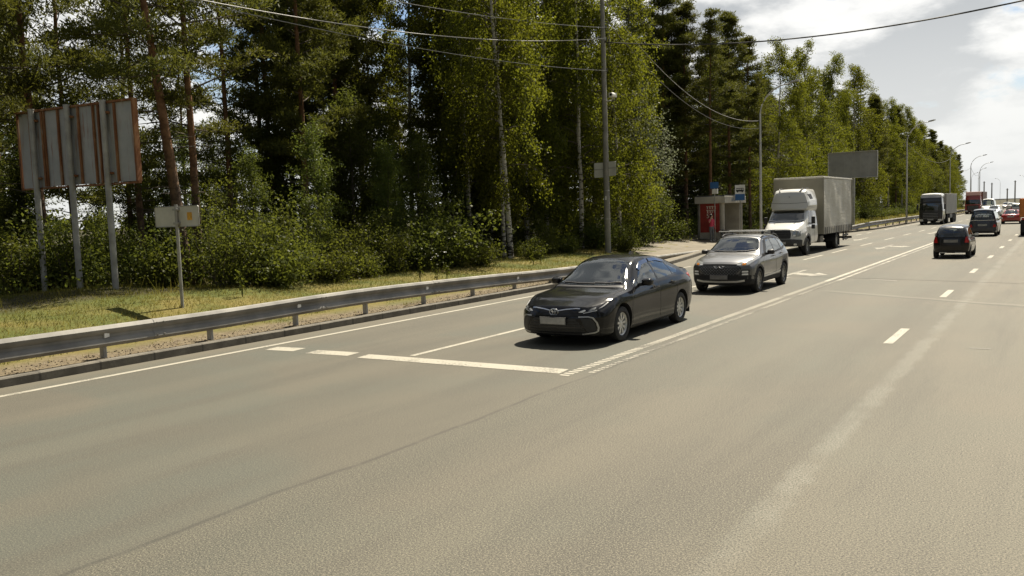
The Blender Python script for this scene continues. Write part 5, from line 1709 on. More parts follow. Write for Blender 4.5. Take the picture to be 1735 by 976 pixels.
for v_ in st.data.vertices:
    h = B.bvh.ray_cast(Vector((v_.co.x, 9, v_.co.z)), Vector((0, -1, 0)), 9)[0]
    v_.co.y = h.y + .016 + (v_.co.y - 4.30)
b = MB(); b.box((0, 4.30, 1.005), (1.3, .03, .025)); b.build('rear_trim', M['chrome'], rt)
# red saloon
small_car('saloon_car', 'red saloon driving away beyond the dark blue van', (-4.02 + .1, 88.6 + 4.2, 0), PI,
          dict(L=4.2, W=1.60, H=1.30, belt=.60, hood=.26, roof0=.44, roof1=.70, trunk=.86, hatch=False, wheel=.29, wb=.60), car_paint('red_car_paint', (.36, .025, .022), .1, .25, 1, .08))
small_car('saloon_car', 'silver saloon far away just past the red car', (-7.6 + .0, 128, 0), 0,
          dict(L=4.2, W=1.66, H=1.42, belt=.60, hood=.26, roof0=.44, roof1=.70, trunk=.86, hatch=False, wheel=.29, wb=.60), car_paint('silver_car_paint', (.42, .43, .43), .6, .3, 1, .08))
small_car('estate_car', 'pale grey estate car seen from behind at the far right lane', (-5.75, 147 + 4.2, 0), PI,
          dict(L=4.2, W=1.72, H=1.55, belt=.58, hood=.24, roof0=.42, roof1=.90, wheel=.31, wb=.62), car_paint('pale_grey_paint', (.46, .46, .44), .5, .3, 1, .08))
small_car('hatchback_car', 'far pale hatchback coming over the horizon between the poles', (-9.9, 205, 0), 0,
          dict(L=4.0, W=1.68, H=1.5, belt=.58, hood=.24, roof0=.42, roof1=.88, wheel=.3, wb=.62), car_paint('far_pale_paint', (.55, .55, .53), .2, .3, 1, .08))
small_car('van', 'grey van far down the road coming towards the camera past the red truck', (-8.95, 138, 0), 0,
          dict(L=4.9, W=1.78, H=2.35, belt=.50, hood=.14, roof0=.27, roof1=.95, wheel=.33, wb=.6), car_paint('grey_van_paint', (.33, .33, .31), 0, .4, .6, .12))[0]['category'] = 'van'
small_car('saloon_car', 'white saloon far away behind the estate car in the right-hand lanes', (-8.4, 190 + 4.2, 0), PI,
          dict(L=4.2, W=1.70, H=1.45, belt=.60, hood=.26, roof0=.44, roof1=.70, trunk=.86, hatch=False, wheel=.29, wb=.60), car_paint('white_far_paint', (.66, .66, .64), 0, .3, 1, .08))


# ------------------------------------------------------------------ heavy lorries
def cab_over(rt, paint, W, H, L=2.1, visor=None):
    w = W / 2
    S = dict(L=L, W=w, front_corner=.22, rear_corner=.0, Lf=.55, Lr=.3, fp=5, tumble=.0,
             front_z=[(.3, .06), (.6, .0), (1.2, .02), (1.8, .05), (2.3, .12), (2.8, .22), (3.4, .27)], rear_z=[(.2, 0), (4, 0)],
             ch=dict(zb=[(0, .30), (L, .42)], zs=[(0, H * .50), (L, H * .50)], zt=[(0, H * .965), (.4, H), (L, H)],
                     wm=[(0, .97), (.3, 1), (L, 1)], ws=[(0, .96), (.3, .99), (L, .99)], wr=[(0, .84), (.4, .88), (L, .88)], drop=[(0, .10), (L, .12)], zm=[(0, H * .3), (L, H * .3)]))
    B = Body(S, 36)
    B.build(paint, rt, [(1.15, .46, .52, w * .6)], name='cab')
    G = M['glass_dark']; tr = M['black_plastic']
    B.patch(rnd_poly([(-.88 * w, H * .52), (.88 * w, H * .52), (.84 * w, H * .76), (-.84 * w, H * .76)], .08), 'front', .006, G, 'windshield', rt, .1)
    g = B.patch(rnd_poly([(-.66 * w, H * .20), (.66 * w, H * .20), (.72 * w, H * .46), (-.72 * w, H * .46)], .06), 'front', .006, tr, 'grille', rt, .1)
    for k in range(4): B.strip([(-.62 * w, H * (.235 + .055 * k)), (.62 * w, H * (.235 + .055 * k))], .03, 'front', off=.02, mat=M['steel_post'], name='grille_slat', parent=g, depth=.0, res=.2)
    B.patch(rnd_poly([(-.92 * w, .34), (.92 * w, .34), (.92 * w, H * .18), (-.92 * w, H * .18)], .06), 'front', .03, tr, 'bumper', rt, .1, depth=.02)
    for mir in (False, True):
        s = -1 if mir else 1
        B.patch(rnd_poly([(.58 * w, H * .135), (.88 * w, H * .135), (.90 * w, H * .20), (.62 * w, H * .20)], .04), 'front', .04, M['lamp_white'], 'headlight', rt, .08, mir, depth=.01)
        B.patch(rnd_poly([(.40, H * .53), (.52, H * .77), (1.25, H * .77), (1.25, H * .53)], .06), 'side', .005, G, 'side_window', rt, .1, mir)
        b = MB(); b.box((s * (w + .14), .42, H * .64), (.16, .14, .55)); b.build('mirror', tr, rt, 40, bevel=.03)
        make_wheel(rt, s * (w - .17), 1.15, .46, .27, .30, (8, .08, .12, .05), s, M['steel_post'])
    if visor: B.strip([(-.84 * w, H * .80), (0, H * .80), (.84 * w, H * .80)], .14, 'front', off=.07, mat=tr, name='sun_visor', parent=rt, res=.12)
    plate(rt, -.04, .50)
    return B


def lorry_box(rt, W, y0, y1, z0, z1, mat, axles, name='trailer'):
    w = W / 2
    b = MB(); b.box((0, (y0 + y1) / 2, (z0 + z1) / 2), (W, y1 - y0, z1 - z0)); b.build(name, mat, rt, bevel=.03)
    b = MB()
    for s in (-1, 1): b.box((s * .4, (y0 + y1) / 2, z0 - .12), (.12, y1 - y0, .22))
    b.build('chassis', M['dark'], rt)
    for y in axles:
        for s in (-1, 1): make_wheel(rt, s * (w - .18), y, .46, .27, .32, (8, .1, .14, .02), s, M['steel_post'])


rt = empty('lorry', (-10.78, 91.6, 0), 0, 'black lorry with a silver roof visor and pale trailer coming towards the camera', 'truck')
bp = car_paint('black_lorry_paint', (.012, .012, .013), 0, .3, .8, .1)
B = cab_over(rt, bp, 2.12, 2.72, 2.1, True)
S3 = Body(dict(L=1.9, W=1.0, front_corner=.2, rear_corner=0, Lf=.6, Lr=.3, fp=4, tumble=0, front_z=[(2.6, .0), (3.1, .22)], rear_z=[(2, 0), (4, 0)],
               ch=dict(zb=[(0, 2.60), (1.9, 2.60)], zs=[(0, 2.76), (1.9, 2.90)], zt=[(0, 2.96), (.5, 3.03), (1.9, 3.06)], wm=[(0, .95), (1.9, .98)], ws=[(0, .93), (1.9, .96)], wr=[(0, .8), (1.9, .88)], drop=[(0, .06), (1.9, .08)], zm=[(0, 2.70), (1.9, 2.72)])), 24)
S3.bm.transform(Matrix.Translation((0, .2, 0))); S3.bvh = BVHTree.FromBMesh(S3.bm)
S3.build(car_paint('silver_roof_paint', (.52, .51, .48), .2, .35, .6, .1), rt, [], name='roof_fairing'); S3.o.data.materials[1] = S3.o.data.materials[0]
tmat = simple('trailer_grey', (.27, .265, .245), .6, .14, .6)
lorry_box(rt, 2.24, 2.6, 12.4, .98, 2.98, tmat, (4.3, 9.4, 10.5, 11.6))
b = MB(); b.box((0, 7.6, .72), (2.1, 2.6, .42)); b.build('side_skirt', M['black_plastic'], rt)
for k in range(9):
    for s in (-1, 1):
        b = MB(); b.box((s * 1.125, 3.2 + k * 1.05, 1.98), (.02, .07, 1.9)); b.build('trailer_rib', M['steel_post'], rt)

rt = empty('lorry', (-11.9, 152, 0), 0, 'far red lorry with a pale red roof fairing behind the black lorry', 'truck')
rp = car_paint('red_lorry_paint', (.30, .045, .038), 0, .35, .8, .1)
cab_over(rt, rp, 2.30, 2.95, 2.2)
b = MB(); b.prism([(.1, 2.9), (.5, 3.5), (2.1, 3.52), (2.1, 2.9)], -1.02, 1.02, 'YZ'); b.build('roof_fairing', car_paint('pale_red_paint', (.48, .26, .20), 0, .4, .5, .1), rt, bevel=.06)
lorry_box(rt, 2.4, 2.7, 11.5, 1.05, 3.5, simple('dark_red_box', (.13, .06, .05), .6), (4.3, 9.3, 10.5))

rt = empty('lorry', (-.98, 60.2 + 6.6, 0), PI, 'orange tipper lorry at the right edge of the picture, seen from behind', 'truck')
cab_over(rt, car_paint('orange_lorry_paint', (.50, .16, .025), 0, .4, .6, .15), 2.3, 2.3, 1.9)
om = simple('orange_tipper', (.50, .17, .03), .55, .2, 1.2)
lorry_box(rt, 2.42, 2.2, 6.5, 1.15, 2.28, om, (4.4, 5.6), 'tipper_body')
for k in range(6):
    b = MB(); b.box((-1.23, 2.6 + k * .72, 1.7), (.05, .10, 1.1)); b.box((1.23, 2.6 + k * .72, 1.7), (.05, .10, 1.1)); b.build('body_rib', om, rt)
b = MB(); b.box((0, 6.55, 1.7), (2.36, .06, 1.0)); b.build('tailgate', om, rt)
for s in (-1, 1):
    b = MB(); b.box((s * .75, 6.5, .62), (.75, .03, .75)); b.build('mud_flap', M['black_rubber'], rt)
    b = MB(); b.box((s * .95, 6.56, 1.05), (.30, .06, .12)); b.build('tail_light', M['lamp_red'], rt)
# ================================================================== vegetation
def leaf_material(name, dark, lite, trans, tw=.45, rough=.5):
    mt, t = new_mat(name)
    co = t.coord('Object')
    info = t.n('ShaderNodeObjectInfo').outputs['Random']
    n = t.noise(co, 1.1, 3.0); n2 = t.noise(co, 9.0, 2.0)
    f = t.math('ADD', t.math('MULTIPLY', t.ramp(n, .3, .7), .6), t.math('MULTIPLY', n2, .4))
    c = t.mix(f, dark, lite)
    hsv = t.n('ShaderNodeHueSaturation', ins={'Hue': t.math('ADD', .482, t.math('MULTIPLY', info, .036)), 'Saturation': 1.0, 'Value': t.math('ADD', .78, t.math('MULTIPLY', info, .44)), 'Color': c}).outputs[0]
    tc = t.mix(.55, hsv, trans)
    p = principled(t, hsv, rough, **{'Specular IOR Level': .12})
    tr = t.n('ShaderNodeBsdfTranslucent', ins={'Color': tc})
    mx = t.n('ShaderNodeMixShader', ins={0: tw, 1: p.outputs[0], 2: tr.outputs[0]})
    t.out(mx); return mt


def bark_material(kind):
    mt, t = new_mat(kind + '_bark')
    co = t.coord('Object'); x, y, z = t.xyz(co)
    if kind == 'birch':
        st = t.n('ShaderNodeVectorMath', operation='MULTIPLY', ins={0: co, 1: (2.0, 2.0, 7.0)}).outputs[0]
        n = t.noise(st, 1.6, 4.0, .65); low = t.ramp(z, 2.4, .2)
        f = t.ramp(t.math('ADD', n, t.math('MULTIPLY', low, .10)), .54, .62)
        c = t.mix(f, (.46, .44, .39), (.045, .040, .034))
    elif kind == 'pine':
        n = t.noise(co, 5.0, 4.0, .6)
        low = t.mix(t.ramp(n, .35, .65), (.060, .042, .030), (.125, .088, .060))
        up = t.mix(t.ramp(n, .35, .65), (.115, .062, .032), (.205, .112, .058))
        c = t.mix(t.ramp(t.math('ADD', z, t.math('MULTIPLY', n, 2.5)), 3.6, 6.2), low, up)
    else:
        n = t.noise(co, 5.0, 4.0, .6); c = t.mix(n, (.050, .042, .033), (.135, .118, .095))
    b = t.n('ShaderNodeBump', ins={'Strength': .7, 'Distance': .03, 'Height': t.noise(co, 14.0, 3.0)})
    p = principled(t, c, .9, **{'Specular IOR Level': .2}); t.t.links.new(b.outputs[0], p.inputs['Normal'])
    t.out(p); return mt


M['birch_leaf'] = leaf_material('birch_leaves', (.048, .060, .009), (.094, .104, .015), (.22, .235, .016), .56)
M['pine_needle'] = leaf_material('pine_needles', (.042, .053, .013), (.098, .101, .022), (.17, .175, .022), .36, .6)
M['spruce_needle'] = leaf_material('spruce_needles', (.034, .045, .016), (.068, .080, .025), (.12, .135, .028), .32, .6)
M['shrub_leaf'] = leaf_material('shrub_leaves', (.042, .054, .011), (.082, .096, .020), (.18, .20, .022), .46)
M['dark_leaf'] = leaf_material('alder_leaves', (.042, .058, .014), (.084, .102, .022), (.17, .20, .025), .45)
M['silver_leaf'] = leaf_material('willow_leaves', (.085, .098, .055), (.19, .20, .14), (.18, .20, .08), .35)
M['birch_bark'] = bark_material('birch'); M['pine_bark'] = bark_material('pine'); M['grey_bark'] = bark_material('grey')


def leaves(C, size, rs, aspect=.62, up=.0, axis=None, droop=0.0):
    """diamond leaves at centres C; returns verts, quads"""
    n = len(C)
    a = rs.normal(size=(n, 3)) if axis is None else axis + rs.normal(size=(n, 3)) * .45
    a[:, 2] -= droop
    a /= np.linalg.norm(a, axis=1)[:, None] + 1e-9
    b = rs.normal(size=(n, 3)); b[:, 2] *= (1 - up)
    b -= a * (a * b).sum(1)[:, None]; b /= np.linalg.norm(b, axis=1)[:, None] + 1e-9
    s = (size * rs.uniform(.65, 1.3, n))[:, None]
    P = np.stack([C - a * s * .5, C + b * s * aspect * .5 - a * s * .05, C + a * s * .5, C - b * s * aspect * .5 - a * s * .05], 1).reshape(-1, 3)
    F = np.arange(4 * n).reshape(n, 4)
    return P, F


class Limbs:
    def __init__(self): self.mb = MB()

    def limb(self, pts, r0, r1, n=6):
        k = len(pts); self.mb.tube(pts, [r0 + (r1 - r0) * i / (k - 1) for i in range(k)], n, cap=False, mi=0 if r0 > .06 else 1)


def trunk_path(rs, h, lean=(0, 0), wob=.12, n=14):
    pts = []; ox = oy = 0
    for i in range(n):
        t = i / (n - 1)
        ox += rs.normal() * wob * .25; oy += rs.normal() * wob * .25
        pts.append(np.array([lean[0] * h * t + ox * t, lean[1] * h * t + oy * t, h * t]))
    return pts


def along(pts, t):
    f = t * (len(pts) - 1); i = min(int(f), len(pts) - 2)
    return pts[i] + (pts[i + 1] - pts[i]) * (f - i)


def finish_tree(name, lim, V, F, bark, leafm):
    rt = empty(name, (0, 0, 0))
    lim.mb.v = [(float(a), float(b), float(c)) for a, b, c in lim.mb.v]
    o = lim.mb.build('trunk', [bark, M['grey_bark']], rt, 60, fix=False)
    raw_mesh('crown', V, F, leafm, rt)
    return rt


def birch(seed, h=16, base=.30, spread=2.6, r=.15, lean=(0, 0), dens=1.0, leaf=.105, hang=1.0, mat='birch_leaf', bark='birch_bark', name='birch_tree'):
    rs = np.random.RandomState(seed); L = Limbs()
    tp = trunk_path(rs, h, lean, .28, 16)
    tp[0] = tp[0] * 0 + np.array([0, 0, -.4])
    L.limb(tp, r, .018, 9)
    C = []
    nb = int(46 * dens)
    for k in range(nb):
        t = base + (1 - base) * (k + rs.uniform(0, 1)) / nb
        p = along(tp, min(t, .985)); az = rs.uniform(0, 2 * math.pi)
        q = (t - base) / (1 - base)
        ln = spread * (.35 + 1.15 * math.sin(math.pi * min(1, (q * .86 + .12)))**.9 * (1 - .45 * q)) * rs.uniform(.65, 1.15)
        d = np.array([math.cos(az), math.sin(az), rs.uniform(.5, 1.1)]); d /= np.linalg.norm(d)
        bp = [p]; cur = p.copy(); dd = d.copy()
        m_ = 7
        for i in range(m_):
            dd = dd + np.array([rs.normal() * .12, rs.normal() * .12, -.17 - .05 * i]); dd /= np.linalg.norm(dd)
            cur = cur + dd * ln / m_; bp.append(cur.copy())
        L.limb(bp, max(.012, r * .30 * (1 - q * .7)), .005, 4)
        for i in range(1, len(bp)):
            if i >= 3 and rs.rand() < .75:
                c0 = bp[i] + rs.normal(size=3) * .18; n0 = int(46 * dens)
                u0 = rs.normal(size=(n0, 3)); u0 /= np.linalg.norm(u0, axis=1)[:, None]
                C.append(c0 + u0 * (rs.uniform(.12, .46, n0)[:, None]) * np.array([1.0, 1.0, .75]))
            for j in range(1 if i < 3 else 3):
                s = bp[i] + rs.normal(size=3) * .14
                hl = rs.uniform(.25, .95) * hang * (.6 + .4 * ln / spread)
                m2 = int(hl * 20 * dens) + 6
                tt = np.linspace(0, 1, m2)[:, None]
                off = np.array([rs.normal() * .22, rs.normal() * .22, -1.0])
                C.append(s + off * tt * hl + rs.normal(size=(m2, 3)) * .12)
    C = np.concatenate(C)
    V, F = leaves(C, leaf, rs, .7, axis=np.array([0, 0, -.7]))
    return finish_tree(name, L, V, F, M[bark], M[mat])


def pine(seed, h=18, base=.48, spread=2.9, r=.19, lean=(0, 0), clumps=5, tuft=.21, dead=5, dens=1.0):
    rs = np.random.RandomState(seed); L = Limbs()
    tp = trunk_path(rs, h, lean, .16, 14); tp[0] = np.array([0, 0, -.4])
    L.limb(tp, r, .035, 10)
    C = []; A = []
    for k in range(dead):
        t = rs.uniform(.22, base); p = along(tp, t); az = rs.uniform(0, 6.28); ln = rs.uniform(.4, 1.3)
        L.limb([p, p + np.array([math.cos(az) * ln, math.sin(az) * ln, rs.uniform(-.1, .25)])], .022, .006, 4)
    nb = int(34 * dens)
    for k in range(nb):
        t = base + (1 - base) * ((k + rs.uniform(0, 1)) / nb); p = along(tp, min(t, .985)); q = (t - base) / (1 - base)
        az = k * 2.4 + rs.normal() * .4
        ln = spread * (1.0 - .80 * q**1.6) * (.55 + .45 * min(1, q * 5)) * rs.uniform(.55, 1.15)
        el = -.05 + .75 * q + rs.normal() * .12
        d = np.array([math.cos(az) * math.cos(el), math.sin(az) * math.cos(el), math.sin(el)])
        bp = [p]; cur = p.copy()
        for i in range(5):
            d = d + np.array([rs.normal() * .10, rs.normal() * .10, .05]); d /= np.linalg.norm(d); cur = cur + d * ln / 5; bp.append(cur.copy())
        L.limb(bp, max(.014, r * .26 * (1 - .6 * q)), .008, 5)
        for i in range(2, 6):
            for j in range(clumps if i > 3 else clumps - 2):
                c = bp[i] + np.array([rs.normal() * .34, rs.normal() * .34, abs(rs.normal()) * .18]) * (.6 + .4 * ln / spread)
                n = int(30 * dens)
                u = rs.normal(size=(n, 3)); u /= np.linalg.norm(u, axis=1)[:, None]
                rr = rs.uniform(.10, .36, n)[:, None]
                C.append(c + u * rr * np.array([1.15, 1.15, .6])); A.append(u * .9 + np.array([0, 0, .35]))
    C = np.concatenate(C); A = np.concatenate(A)
    V, F = leaves(C, tuft, rs, .24, axis=A)
    return finish_tree('pine_tree', L, V, F, M['pine_bark'], M['pine_needle'])


def spruce(seed, h=16, base=.10, spread=2.3, r=.16, dens=1.0, tuft=.20):
    rs = np.random.RandomState(seed); L = Limbs()
    tp = trunk_path(rs, h, (0, 0), .06, 10); tp[0] = np.array([0, 0, -.4]); L.limb(tp, r, .02, 8)
    C = []; A = []
    nl = int(h * 2.3)
    for k in range(nl):
        t = base + (1 - base) * (k / nl); q = (t - base) / (1 - base)
        for a in range(6 if q < .8 else 4):
            if rs.rand() < .12: continue
            az = a * 1.05 + k * .7 + rs.normal() * .2; ln = spread * (1 - q)**.85 * rs.uniform(.7, 1.15) + .22
            p = along(tp, t); bp = [p]; cur = p.copy(); el = .25 - .55 * (1 - q)
            m_ = max(4, int(ln * 4))
            for i in range(m_):
                f = i / m_
                d = np.array([math.cos(az), math.sin(az), el + .45 * f * f]); d /= np.linalg.norm(d); cur = cur + d * ln / m_; bp.append(cur.copy())
            L.limb([bp[0], bp[len(bp) // 2], bp[-1]], .02 * (1 - q) + .006, .004, 3)
            for i in range(1, len(bp)):
                n = int((13 - 5 * i / len(bp)) * dens)
                side = np.array([-math.sin(az), math.cos(az), 0])
                wv = rs.uniform(-1, 1, n)[:, None] * (.42 * (1 - .55 * i / len(bp)) * (.4 + .6 * ln / spread))
                c = bp[i] + side * wv + np.array([math.cos(az), math.sin(az), 0]) * np.abs(wv) * .4 + rs.normal(size=(n, 3)) * .04
                c[:, 2] -= np.abs(wv[:, 0]) * .35
                C.append(c); A.append(side * np.sign(wv) * .7 + np.array([math.cos(az) * .7, math.sin(az) * .7, -.35]))
    C = np.concatenate(C); A = np.concatenate(A)
    V, F = leaves(C, tuft, rs, .30, axis=A)
    return finish_tree('spruce_tree', L, V, F, M['grey_bark'], M['spruce_needle'])


def broadleaf(seed, h=10, base=.22, spread=2.2, r=.10, leaf=.13, mat='dark_leaf', dens=1.0, name='alder_tree', bark='grey_bark'):
    rs = np.random.RandomState(seed); L = Limbs()
    tp = trunk_path(rs, h, (rs.normal() * .03, rs.normal() * .03), .25, 12); tp[0] = np.array([0, 0, -.4]); L.limb(tp, r, .015, 8)
    C = []
    for k in range(int(34 * dens)):
        t = base + (1 - base) * rs.uniform(0, .97); p = along(tp, t); q = (t - base) / (1 - base); az = rs.uniform(0, 6.28)
        ln = spread * (.55 + .6 * math.sin(math.pi * min(1, q + .15))) * rs.uniform(.5, 1.1) * (1 - .4 * q)
        d = np.array([math.cos(az), math.sin(az), rs.uniform(.25, .9)]); d /= np.linalg.norm(d); bp = [p]; cur = p.copy()
        for i in range(5):
            d = d + rs.normal(size=3) * .14; d /= np.linalg.norm(d); cur = cur + d * ln / 5; bp.append(cur.copy())
        L.limb(bp, .03 * (1 - .6 * q) + .006, .005, 4)
        for i in range(1, 6):
            for j in range(3):
                c = bp[i] + rs.normal(size=3) * .30
                n = int(17 * dens); C.append(c + rs.normal(size=(n, 3)) * np.array([.20, .20, .14]))
    C = np.concatenate(C)
    V, F = leaves(C, leaf, rs, .72, up=.2)
    return finish_tree(name, L, V, F, M[bark], M[mat])


def shrub(seed, h=2.2, w_=1.2, leaf=.088, mat='shrub_leaf', n=220, name='shrub', pointy=False):
    rs = np.random.RandomState(seed); L = Limbs(); C = []
    ns = 12
    for s in range(ns):
        az = rs.uniform(0, 6.28); out = rs.uniform(.1, 1.0) * w_; hh = h * rs.uniform(.6, 1.0) * (1.0 - .35 * out / w_)
        bp = []
        for i in range(6):
            f = i / 5; bp.append(np.array([math.cos(az) * out * f**.8 + rs.normal() * .05, math.sin(az) * out * f**.8 + rs.normal() * .05, hh * f - (.2 if i == 0 else 0)]))
        L.limb(bp, .022, .005, 4)
        for i in range(1, 6):
            for j in range(3):
                c = bp[i] + rs.normal(size=3) * np.array([.24, .24, .20]) * (w_ / 1.2)
                m_ = int(n / 12); C.append(c + rs.normal(size=(m_, 3)) * np.array([.17, .17, .13]))
    C = np.concatenate(C); C = C[C[:, 2] > .02]
    V, F = leaves(C, leaf, rs, .72, up=.25)
    rt = empty(name, (0, 0, 0))
    L.mb.v = [tuple(float(a) for a in p) for p in L.mb.v]
    L.mb.build('stem', M['grey_bark'], rt, None, fix=False)
    raw_mesh('foliage', V, F, M[mat], rt)
    return rt


PROTO = {}


def place(key, x, y, s=1.0, rz=0.0, label='', cat='tree', group=None, z=None, tilt=(0, 0)):
    src, used = PROTO[key]
    if used: o = copy_tree(src)
    else: o = src; PROTO[key][1] = True
    o.location = (x, y, (ground_z(x, y) if z is None else z) - .05)
    o.rotation_euler = (tilt[0], tilt[1], rz); o.scale = (s, s, s)
    return tag(o, label, cat, group)


def proto(key, o): PROTO[key] = [o, False]


proto('pineA', pine(1, 13.5, .43, 3.3, .175, clumps=6, dead=9, dens=1.1, tuft=.18))
proto('pineE', pine(5, 13.5, .36, 2.6, .15, clumps=5, dead=8, dens=1.0, tuft=.18))
proto('pineF', pine(6, 13.5, .26, 2.8, .13, clumps=5, dead=6, dens=1.0, tuft=.18))
proto('spruceC', spruce(23, 15, .04, 3.0, .16, 1.2))
proto('pineB', pine(2, 18, .46, 2.7, .17, clumps=5, dead=7))
proto('pineC', pine(3, 17, .34, 2.5, .15, clumps=6, dead=6, dens=1.2))
proto('pineD', pine(4, 17.5, .22, 2.7, .16, clumps=6, dead=4, dens=1.4))
proto('birchA', birch(11, 17, .24, 2.7, .13, (-.045, .0), 1.1))
proto('birchB', birch(12, 16, .20, 2.5, .12, (.01, .01), 1.1))
proto('birchC', birch(13, 15, .12, 3.0, .13, (0, .01), 1.25, hang=1.25))
proto('birchD', birch(14, 14, .16, 2.2, .10, (.02, -.01), 1.0))
proto('spruceA', spruce(21, 16, .06, 2.6))
proto('spruceB', spruce(22, 14, .12, 2.1))
proto('alderA', broadleaf(31, 11, .15, 2.4))
proto('alderB', broadleaf(32, 8, .12, 2.0, .08))
proto('willow', broadleaf(33, 9, .25, 1.9, .07, .12, 'silver_leaf', .8, 'willow_tree'))
proto('shrubA', shrub(41, 2.3, 1.3)); proto('shrubB', shrub(42, 3.2, 1.3)); proto('shrubC', shrub(43, 1.5, 1.1, .09)); proto('shrubD', shrub(44, 4.6, 1.1, .095, n=250)); proto('shrubE', shrub(45, 2.0, 1.3, .10, 'dark_leaf'))
rg = random.Random(99)


def put(key, px, rng, s, label, group=None, cat='tree', rz=None, tilt=(0, 0)):
    x, y = at(px, rng)
    return place(key, x, y, s, rg.uniform(0, 6.28) if rz is None else rz, label, cat, group, tilt=tilt)


# --- trees one can pick out, from the left of the picture to the right
put('pineA', 322, 26.5, 1.0, 'big leaning pine with orange upper trunk right behind the small road sign', rz=0, tilt=(.045, -.07))
put('pineE', 340, 27.6, .95, 'slim straight pine standing close beside the big leaning pine', rz=1.0)
put('pineE', 86, 31, 1.1, 'thick pine trunk showing under the left half of the rusty billboard', rz=0, tilt=(.02, -.03))
put('pineF', 140, 37, 1.1, 'dark pine behind the middle post of the rusty billboard', rz=0, tilt=(.02, -.03))
put('pineF', 246, 33, 1.05, 'dark pine trunk just right of the rusty billboard panel', rz=5.0)
put('pineA', -20, 30, 1.0, 'pine at the very left edge behind the billboard', rz=.4)
put('pineF', 400, 36, 1.1, 'pine with hanging boughs between the slim straight pine and the dense dark pine', rz=2.1)
put('pineD', 470, 37, .9, 'dense dark pine in the shade to the right of the leaning pine', rz=.7)
put('spruceA', 505, 41, 1.0, 'dark spruce deep in the shade left of the birches', rz=.3)
put('pineD', 575, 41, 1.0, 'dark straight pine among spruces, first of the dim trunks left of the birches', rz=2.0)
put('pineC', 622, 44, 1.05, 'slim dark pine between the spruces and the first birch', rz=3.0)
put('birchD', 640, 42, 1.05, 'thin dim birch beside the slim dark pine', rz=1.0)
put('birchB', 703, 42, 1.06, 'birch with a pale trunk standing alone left of the birch group', rz=.2)
put('pineC', 762, 41, 1.05, 'pine with a thin brown trunk between two pale birches', rz=4.0)
put('birchB', 799, 39, 1.05, 'upright white birch left of the leaning birch', rz=2.6)
put('birchD', 836, 42, 1.1, 'slender birch partly hidden behind the leaning birch', rz=5.1)
put('birchA', 868, 36.2, 1.0, 'leaning white birch with a bright curved trunk nearest the guardrail', rz=.25)
put('birchD', 857, 36.9, .95, 'short second birch stem at the foot of the leaning birch', rz=3.3)
put('birchC', 930, 46, 1.1, 'leafy yellow-green birch between the leaning birch and the power pole', rz=.9)
put('birchC', 842, 45, 1.15, 'leafy birch with a wide yellow-green crown behind the leaning birch', rz=2.2)
put('birchC', 895, 43, 1.05, 'leafy birch with low hanging branches right of the leaning birch', rz=5.2)
put('birchB', 988, 43, 1.06, 'birch with a black-flecked trunk just left of the power pole', rz=1.9)
put('birchC', 1052, 46, 1.03, 'drooping yellow-green birch overhanging behind the power pole', rz=3.0)
put('birchC', 1010, 49, 1.1, 'tall leafy birch behind the power pole', rz=4.4)
put('willow', 1108, 50, 1.0, 'small silver-leaved tree to the right of the power pole', rz=.5)
put('pineD', 1085, 60, 1.05, 'tall dark pine behind the drooping birch', rz=.5)
put('pineC', 1128, 62, 1.05, 'tall pine left of the bus shelter, rising above the silver-leaved tree', rz=1.5)
put('pineD', 1165, 63, .92, 'dense pine standing behind the bus shelter', rz=2.5)
put('pineB', 1205, 62, .85, 'pine with a long bare brown trunk above the shelter roof', rz=3.5)
put('pineD', 1238, 66, .91, 'dense pine between the shelter and the street lamp', rz=4.5)
put('pineC', 1272, 69, .86, 'last pine before the birches, beside the nearest street lamp', rz=5.5)
put('birchC', 1318, 73, 1.0, 'broad birch above the white truck cab', rz=.2)
put('birchC', 1368, 86, 1.12, 'tall broad birch above the box of the white truck', rz=1.4)
put('birchB', 1412, 100, 1.12, 'airy topped birch left of the grey billboard', rz=2.9)
put('birchC', 1447, 110, 1.19, 'birch behind the grey billboard', rz=4.0)
put('spruceB', 1395, 94, 1.1, 'dark spruce between the birches above the white truck', rz=1.0)

for px, rr, k in ((1120, 68, 'spruceC'), (1160, 70, 'spruceA'), (1190, 69, 'spruceC'), (1222, 72, 'spruceA'), (1255, 75, 'spruceC'), (1290, 82, 'spruceA')):
    put(k, px, rr, .9, 'dark spruce filling the wood behind the bus shelter', 'dark spruces behind the bus shelter')
for px, rr, k, s in ((15, 45, 'pineF', 1.1), (-35, 40, 'pineF', 1.0), (2, 56, 'spruceA', .9), (48, 50, 'spruceC', .8), (-60, 33, 'pineE', 1.0)):
    put(k, px, rr, s, '%s in the wood behind the left half of the rusty billboard' % k[:-1].replace('pine', 'pine').replace('spruce', 'spruce'), k[:-1] + 's behind the rusty billboard')
put('alderA', 548, 29.5, .46, 'young leafy sapling standing taller than the shrubs right of the leaning pine', rz=1.0)
put('alderA', 436, 28.0, .38, 'young leafy sapling just right of the slim straight pine', rz=2.0)
put('alderA', 662, 31.5, .40, 'young leafy sapling in front of the first pale birch', rz=4.0)
